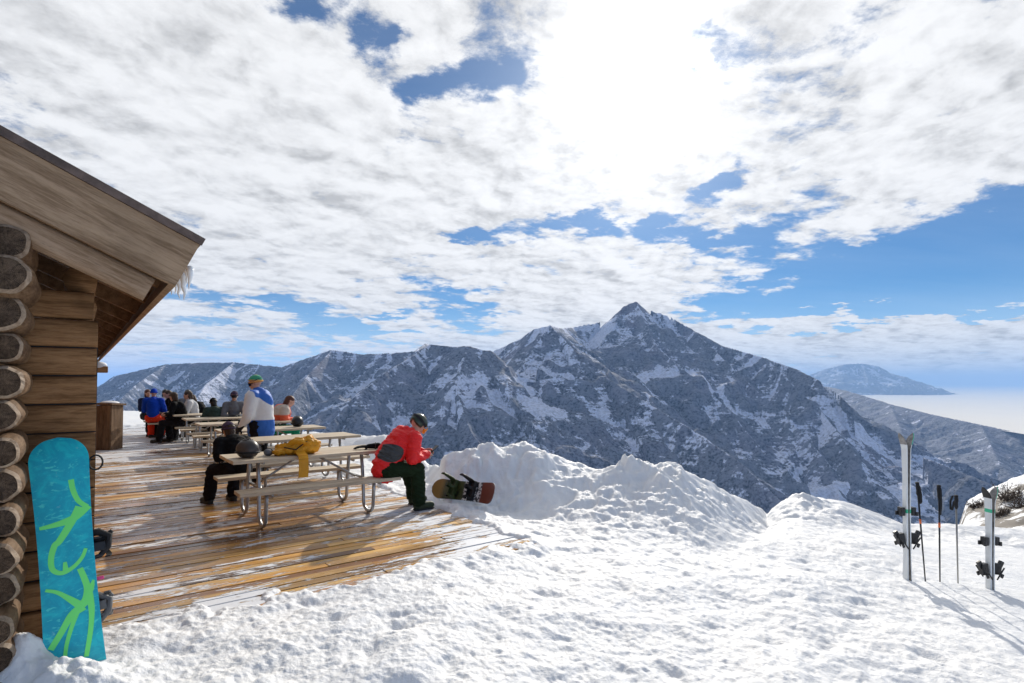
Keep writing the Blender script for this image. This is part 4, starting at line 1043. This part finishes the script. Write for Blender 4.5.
        build('strap', bm, goggles[1], gg)
    return t
# --- the person in red on the end of the near bench
M_red = bpy.data.materials.new('red jacket'); M_red.use_nodes = True; b = M_red.node_tree.nodes['Principled BSDF']; k = NT(M_red.node_tree)
tc = k.node('ShaderNodeTexCoord').outputs['Object']; sx, sy, sz = k.sep(tc)[:3]
e1 = k.m('ADD', k.m('POWER', k.m('DIVIDE', k.m('SUBTRACT', sy, -.01), .145), 2.0), k.m('POWER', k.m('DIVIDE', k.m('SUBTRACT', sz, .75), .11), 2.0))
msk = k.m('MULTIPLY', k.m('SUBTRACT', 1.0, k.ss(e1, .92, 1.08)), k.ss(sx, .02, .03))
msk = k.m('MULTIPLY', msk, k.m('SUBTRACT', 1.0, k.ss(sx, .265, .275)))
k.t.links.new(k.mix(msk, (.85, .010, .012), (.045, .05, .055)), b.inputs['Base Color']); b.inputs['Roughness'].default_value = .6
k.t.links.new(k.node('ShaderNodeBump', {'Height': k.noise(tc, 60, 4, .6), 'Strength': .2, 'Distance': .004}).outputs[0], b.inputs['Normal'])
M_dgreen = fabric('dark green trousers', (.013, .026, .011)); M_hel = mat('dark green helmet', (.02, .035, .018), .35, coat=.3)
M_lens = mat('orange lens', (.85, .38, .03), .2, coat=.5)
rl = Wp(3.06, 6.60, 0)
red = person('person in a red jacket and green trousers hunched over a phone at the bench end', rl, PHI-math.pi/2+R(4), hipz=.545, l1=.40, l2=1.02, hp=.80, bulk=1.14,
   arms=[((-.23, .27, .69), (-.075, .57, .71)), ((.25, .23, .675), (.085, .545, .685))],
   legs=[((-.20, .42, .54), (-.20, .52, .10)), ((.15, .36, .53), (.15, .38, .10))], fine=True,
   jacket=M_red, pants=M_dgreen, hat=M_hel, hatkind='helmet', goggles=(M_lens, M_black, (.020, .035)), hood=True, boots=mat('green black boot', (.03, .045, .02), .6))
bm = bmesh.new(); box(bm, (0, 0, 0), (.072, .145, .009)); ph = build('phone', bm, M_blackp, None, bevel=.003)
ph.matrix_world = Matrix.Translation(rl) @ Matrix.Rotation(PHI-math.pi/2+R(4), 4, 'Z') @ Matrix.Translation((.005, .70, .735)) @ Matrix.Rotation(R(35), 4, 'X')
tag(ph, 'small dark phone held by the person in the red jacket', 'phone')
# --- the seated person in black at the left end of the near table
M_blk = fabric('black jacket', (.006, .006, .007), .85); M_blkp = fabric('black trousers', (.012, .011, .013), .85)
M_prp = fabric('purple brown hat', (.075, .05, .085)); M_gry = fabric('grey jacket', (.16, .16, .17)); M_wht = fabric('white jacket', (.62, .61, .60))
M_navy = fabric('navy jacket', (.012, .02, .06)); M_ggrn = fabric('grey green coat', (.035, .055, .045)); M_beige = fabric('beige fabric', (.40, .32, .22))
M_vis = mat('yellow band', (.55, .60, .05), .5)
bp = person('person all in black with a purple hat sitting sideways beside the nearest table', Wp(1.70, 8.12), PHI+R(14), hipz=.56, l1=.30, l2=.95, hp=.30, hyaw=R(10), bulk=1.12, scale=.86,
   arms=[((-.28, .08, .76), (-.14, .34, .70)), ((.28, .06, .76), (.16, .30, .72))], legs=[((-.22, .42, .54), (-.22, .50, .10)), ((.12, .42, .50), (.12, .45, .10))],
   jacket=M_blk, pants=M_blkp, gloves=M_black, hat=M_prp, goggles=(M_navy, M_black), hair=M_hairb)
# --- standing person in white and blue
M_wb = bpy.data.materials.new('white blue jacket'); M_wb.use_nodes = True; b = M_wb.node_tree.nodes['Principled BSDF']; k = NT(M_wb.node_tree)
tc = k.node('ShaderNodeTexCoord').outputs['Object']; sx, sy, sz = k.sep(tc)[:3]
m1 = k.m('MULTIPLY', k.m('SUBTRACT', 1.0, k.ss(sz, 1.01, 1.02)), k.m('SUBTRACT', 1.0, k.ss(k.m('ABSOLUTE', sx), .235, .245)))
m2 = k.m('MULTIPLY', k.ss(k.m('SUBTRACT', sz, k.m('MULTIPLY', sy, .9)), 1.43, 1.44), k.m('SUBTRACT', 1.0, k.ss(k.m('MULTIPLY', sx, -1.0), .24, .26)))
k.t.links.new(k.mix(k.m('MAXIMUM', m1, m2), (.76, .75, .74), (.02, .13, .50)), b.inputs['Base Color']); b.inputs['Roughness'].default_value = .65
M_hat3 = bpy.data.materials.new('striped beanie'); M_hat3.use_nodes = True; b = M_hat3.node_tree.nodes['Principled BSDF']; k = NT(M_hat3.node_tree)
sz = k.sep(k.node('ShaderNodeTexCoord').outputs['Object'])[2]
k.t.links.new(k.ramp(k.m('MULTIPLY', k.m('SUBTRACT', sz, 1.60), 5.0), [(0, (.62, .28, .08)), (.35, (.65, .38, .10)), (.42, (.05, .32, .18)), (.75, (.08, .40, .22)), (.82, (.55, .50, .15)), (1, (.5, .5, .2))], 'CONSTANT'), b.inputs['Base Color']); b.inputs['Roughness'].default_value = .9
st = person('standing person in a white and blue jacket and a green and orange beanie', Wp(2.42, 10.05), PHI+R(48), stand=True, hipz=.93, l1=.06, l2=.20, hp=.30, hyaw=R(20), bulk=1.3,
   arms=[((-.26, .08, 1.08), (-.24, .22, .90)), ((.26, .10, 1.08), (.16, .30, 1.0))], jacket=M_wb, pants=M_blkp, gloves=M_black, hat=M_hat3, goggles=(M_navy, M_navy), scale=.985)
# --- people at the tables farther back
def at(px_, Y_): return Vector(((px_-CX)/F*Y_, Y_, 0))
M_org = bpy.data.materials.new('orange panelled jacket'); M_org.use_nodes = True; b = M_org.node_tree.nodes['Principled BSDF']; k = NT(M_org.node_tree)
tc = k.node('ShaderNodeTexCoord').outputs['Object']; sx, sy, sz = k.sep(tc)[:3]
c_ = k.mix(k.ss(sz, .74, .76), (.05, .03, .025), (.75, .10, .03)); c_ = k.mix(k.m('MULTIPLY', k.ss(sx, .05, .07), k.ss(sz, .86, .9)), c_, (.55, .45, .36))
k.t.links.new(c_, b.inputs['Base Color']); b.inputs['Roughness'].default_value = .7
M_emer = fabric('emerald trousers', (.01, .20, .10)); M_orp = fabric('orange red trousers', (.80, .05, .015)); M_blue = fabric('bright blue jacket', (.005, .05, .42))
M_redh = mat('red brown hair', (.10, .035, .02), .6); M_blkh = mat('black hair', (.015, .012, .01), .5); M_pinkh = fabric('maroon hat', (.10, .02, .03)); M_blonde = mat('fair hair', (.30, .19, .09), .6)
G2 = 'people sitting at the far tables'
person('person in an orange and beige jacket right of the standing person', at(276, 13.0), R(-65), l1=.2, l2=.7, hp=.5, jacket=M_org, pants=M_emer, gloves=M_black, hat=M_prp, hair=M_redh, hatkind='none', group=G2, bulk=1.2, scale=1.0)
person('person in a grey green coat seen from behind at the fifth table', at(217, 14.3), PHI+R(10), hipz=.52, l1=.2, l2=.5, hp=.4, jacket=M_ggrn, pants=M_blkp, gloves=M_black, hat=M_blk, hair=M_blkh, bulk=1.15, scale=.93, group=G2)
person('person in a dark vest facing the camera right of the grey green coat', at(234.5, 14.6), PHI+R(170), l1=.0, l2=.2, hp=.15, jacket=M_gry, pants=M_blkp, gloves=M_black, hat=M_prp, goggles=(M_blackp, M_black), group=G2)
person('person in black leaning forward, legs out, at a far table end', at(182.5, 15.4), PHI+R(60), l1=.15, l2=.5, hp=.3, hyaw=R(-20), jacket=M_blk, pants=M_blkp, gloves=M_skin, hat=M_blk, hatkind='none', hair=M_hairb, group=G2, legs=[((-.14, .43, .53), (-.14, .50, .10)), ((.14, .42, .53), (.14, .35, .10))])
person('person in a white jacket sitting right beside the one in black with legs out', at(194, 16.1), PHI+R(80), l1=.1, l2=.3, hp=.3, jacket=M_wht, pants=M_blkp, gloves=M_black, hat=M_beige, hatkind='none', hair=M_hairb, group=G2)
person('person in a dark jacket whose head rises above the one in black with legs out', at(187.5, 17.6), PHI+R(190), l1=.0, l2=.15, hp=.1, jacket=M_gry, pants=M_blkp, gloves=M_black, hat=M_blk, hatkind='none', hair=M_blkh, group=G2)
person('brown haired person in black between two white jackets at the farthest table', at(173.5, 17.2), PHI+R(100), l1=.1, l2=.3, hp=.25, jacket=M_blk, pants=M_blkp, gloves=M_black, hat=M_blk, hatkind='none', hair=M_hairb, group=G2)
person('person in a white jacket at the farthest table right of the bright blue jacket', at(165, 18.2), PHI+R(185), l1=.0, l2=.2, hp=.2, jacket=M_wht, pants=M_blkp, gloves=M_black, hat=M_blk, hair=M_blkh, hatkind='none', group=G2)
person('person in a bright blue jacket and orange red trousers seen from behind', at(153.5, 16.3), PHI+R(-18), hem=.14, hipz=.60, l1=.0, l2=.2, hp=.15, jacket=M_blue, pants=M_orp, gloves=M_black, hat=M_blue, hatkind='beanie', bulk=1.12, group=G2)
person('dark clothed person with a red brown head left of and behind the bright blue jacket', at(147.5, 18.0), PHI+R(200), l1=.0, l2=.1, hp=.1, jacket=M_navy, pants=M_blkp, gloves=M_black, hat=M_pinkh, hatkind='none', hair=M_redh, group=G2)
person('dark clothed person stooping low at the right side of the second farthest table', at(204, 16.9), PHI+R(40), l1=.35, l2=.9, hp=.6, jacket=M_blk, pants=M_blkp, gloves=M_black, hat=M_blkh, hatkind='none', hair=M_hairb, group=G2)

# ------------------------------------------------------------------ things on the tables
def helmet_thing(loc, rz, m_, label):
    t = empty('helmet', loc, rz, label, 'helmet'); bm = bmesh.new(); ellip(bm, (0, 0, .095), (.108, .135, .115), None, 30, 20)
    for v_ in bm.verts:
        if v_.co.z < .02: v_.co.z = .004+v_.co.z*.1+.004; v_.co.x *= .95; v_.co.y *= .95
    build('shell', bm, m_, t, smooth=True)
    bm = bmesh.new(); tube(bm, [(.112*math.sin(a), .137*math.cos(a), .062) for a in np.linspace(0, 6.283, 33)], .011, 8, False); build('goggle_strap', bm, M_black, t, smooth=True)
    for q in (-.045, -.015, .015, .045):
        bm = bmesh.new(); box(bm, (q, .0, .095+.115*math.sqrt(1-(q/.108)**2)), (.010, .06, .008)); build('vent', bm, M_blackp, t)
    return t
M_hg = mat('grey helmet', (.06, .055, .055), .42, var=.2)
helmet_thing(Wp(1.56, 7.06, .756), PHI+.6, M_hg, 'dark grey ski helmet resting on the left end of the nearest table')
helmet_thing(Wp(3.40, 11.35, .756), PHI-.4, mat('black helmet', (.012, .012, .012), .4), 'small black ski helmet resting on the right end of a table beyond the standing person')
M_ybag = mat('yellow orange nylon', (.72, .33, .015), .55, bump=.5, bscale=18, var=.12, vscale=7)
yb = empty('bag', Wp(2.10, 7.02, .756), PHI-.03, 'yellow orange bag slumped on the nearest table with a flap hanging down', 'bag')
bm = bmesh.new()
for (x_, y_, z_, a, b2, c) in ((.04, 0, .075, .20, .13, .075), (-.10, .02, .055, .14, .11, .055), (.14, -.02, .085, .12, .12, .085), (-.20, -.01, .035, .08, .07, .035), (.0, -.05, .09, .12, .08, .07)): ellip(bm, (x_, y_, z_), (a, b2, c))
for v_ in bm.verts: v_.co.z = v_.co.z*1.25+.0
remeshed('bag_body', bm, .010, M_ybag, yb, 2, .055, 9)
bm = bmesh.new(); tube(bm, [(-.17, -.10, .10), (-.05, -.145, .07), (.06, -.11, .14), (.16, -.08, .18)], .008, 6); build('strap', bm, M_black, yb, smooth=True)
bm = bmesh.new(); p_ = [Vector((0, -.10, .05)), Vector((0, -.20, .018)), Vector((0, -.268, .008)), Vector((0, -.285, -.03)), Vector((.004, -.286, -.14)), Vector((-.002, -.284, -.24))]
for a, b2 in zip(p_[:-1], p_[1:]): obox(bm, a-Vector((.055, 0, 0)), Vector((.11, 0, 0)), b2-a, (b2-a).cross(Vector((1, 0, 0))).normalized()*.010)
build('hanging_flap', bm, M_ybag, yb)
def glove_thing(loc, rz, m_, label):
    t = empty('glove', loc, rz, label, 'glove'); bm = bmesh.new(); hand(bm, Vector((0, 0, .035)), Vector((0, 1, .0)), Vector((.1, 0, -1)), .12, 1, 1.25); rcone(bm, (0, -.09, .04), (0, .02, .035), .050, .040, 14, 3, .8)
    remeshed('glove_body', bm, .008, m_, t, 2); bm = bmesh.new(); tube(bm, [(.049*math.cos(a), -.06, .040+.040*math.sin(a)) for a in np.linspace(0, 6.283, 17)], .006, 6, False); build('cuff', bm, M_dark, t, smooth=True); return t
glove_thing(Wp(3.02, 6.98, .756), PHI+1.2, M_blk, 'black glove lying on the nearest table behind the red jacketed person')
glove_thing(Wp(1.83, 7.16, .756), PHI-.5, M_gry, 'grey glove lying between the grey helmet and the yellow bag')

# ------------------------------------------------------------------ brush on the knoll
M_brush = mat('bare brush', (.075, .055, .045), .9, var=.4); rng = random.Random(11)
for i, (px_, Y_, s_, lb) in enumerate(((1008, 17.0, .60, 'largest bare dark bush on the snowy knoll at the right edge'), (1022, 16.2, .55, 'bare dark bush cut by the right edge of the picture'), (976, 17.6, .34, 'small brown bush at the left end of the snowy knoll'), (1000, 16.0, .30, 'low bare bush on the lower slope of the knoll'))):
    x_ = (px_-CX)/F*Y_; z_ = knz(x_, Y_); t = empty('bush', (x_, Y_, z_-.05), 0, lb, 'bush', 'bushes on the snowy knoll'); bm = bmesh.new(); lv = bmesh.new()
    for q in range(60):
        a = rng.uniform(0, 6.28); e_ = rng.uniform(.15, 1.2); L_ = s_*rng.uniform(.5, 1.1); p = Vector((rng.uniform(-.3, .3)*s_*2, rng.uniform(-.3, .3)*s_, 0)); d_ = Vector((math.cos(a)*math.cos(e_), math.sin(a)*math.cos(e_), math.sin(e_)))
        pts = [p+d_*L_*w+Vector((rng.uniform(-.03, .03), rng.uniform(-.03, .03), rng.uniform(-.02, .03)))*w for w in (0, .4, .7, 1)]
        tube(bm, pts, [.012, .009, .006, .003], 4)
        for w in range(9):
            c_ = pts[1]+(pts[3]-pts[1])*rng.random()+Vector((rng.uniform(-.05, .05), rng.uniform(-.05, .05), rng.uniform(-.05, .05))); a_, b_ = Vector((rng.uniform(-1, 1), rng.uniform(-1, 1), rng.uniform(-1, 1)))*.025, Vector((rng.uniform(-1, 1), rng.uniform(-1, 1), rng.uniform(-1, 1)))*.025
            lv.faces.new([lv.verts.new(c_+a_), lv.verts.new(c_+b_), lv.verts.new(c_-a_)])
    build('branches', bm, M_brush, t); build('twigs', lv, M_brush, t)['kind'] = 'stuff'
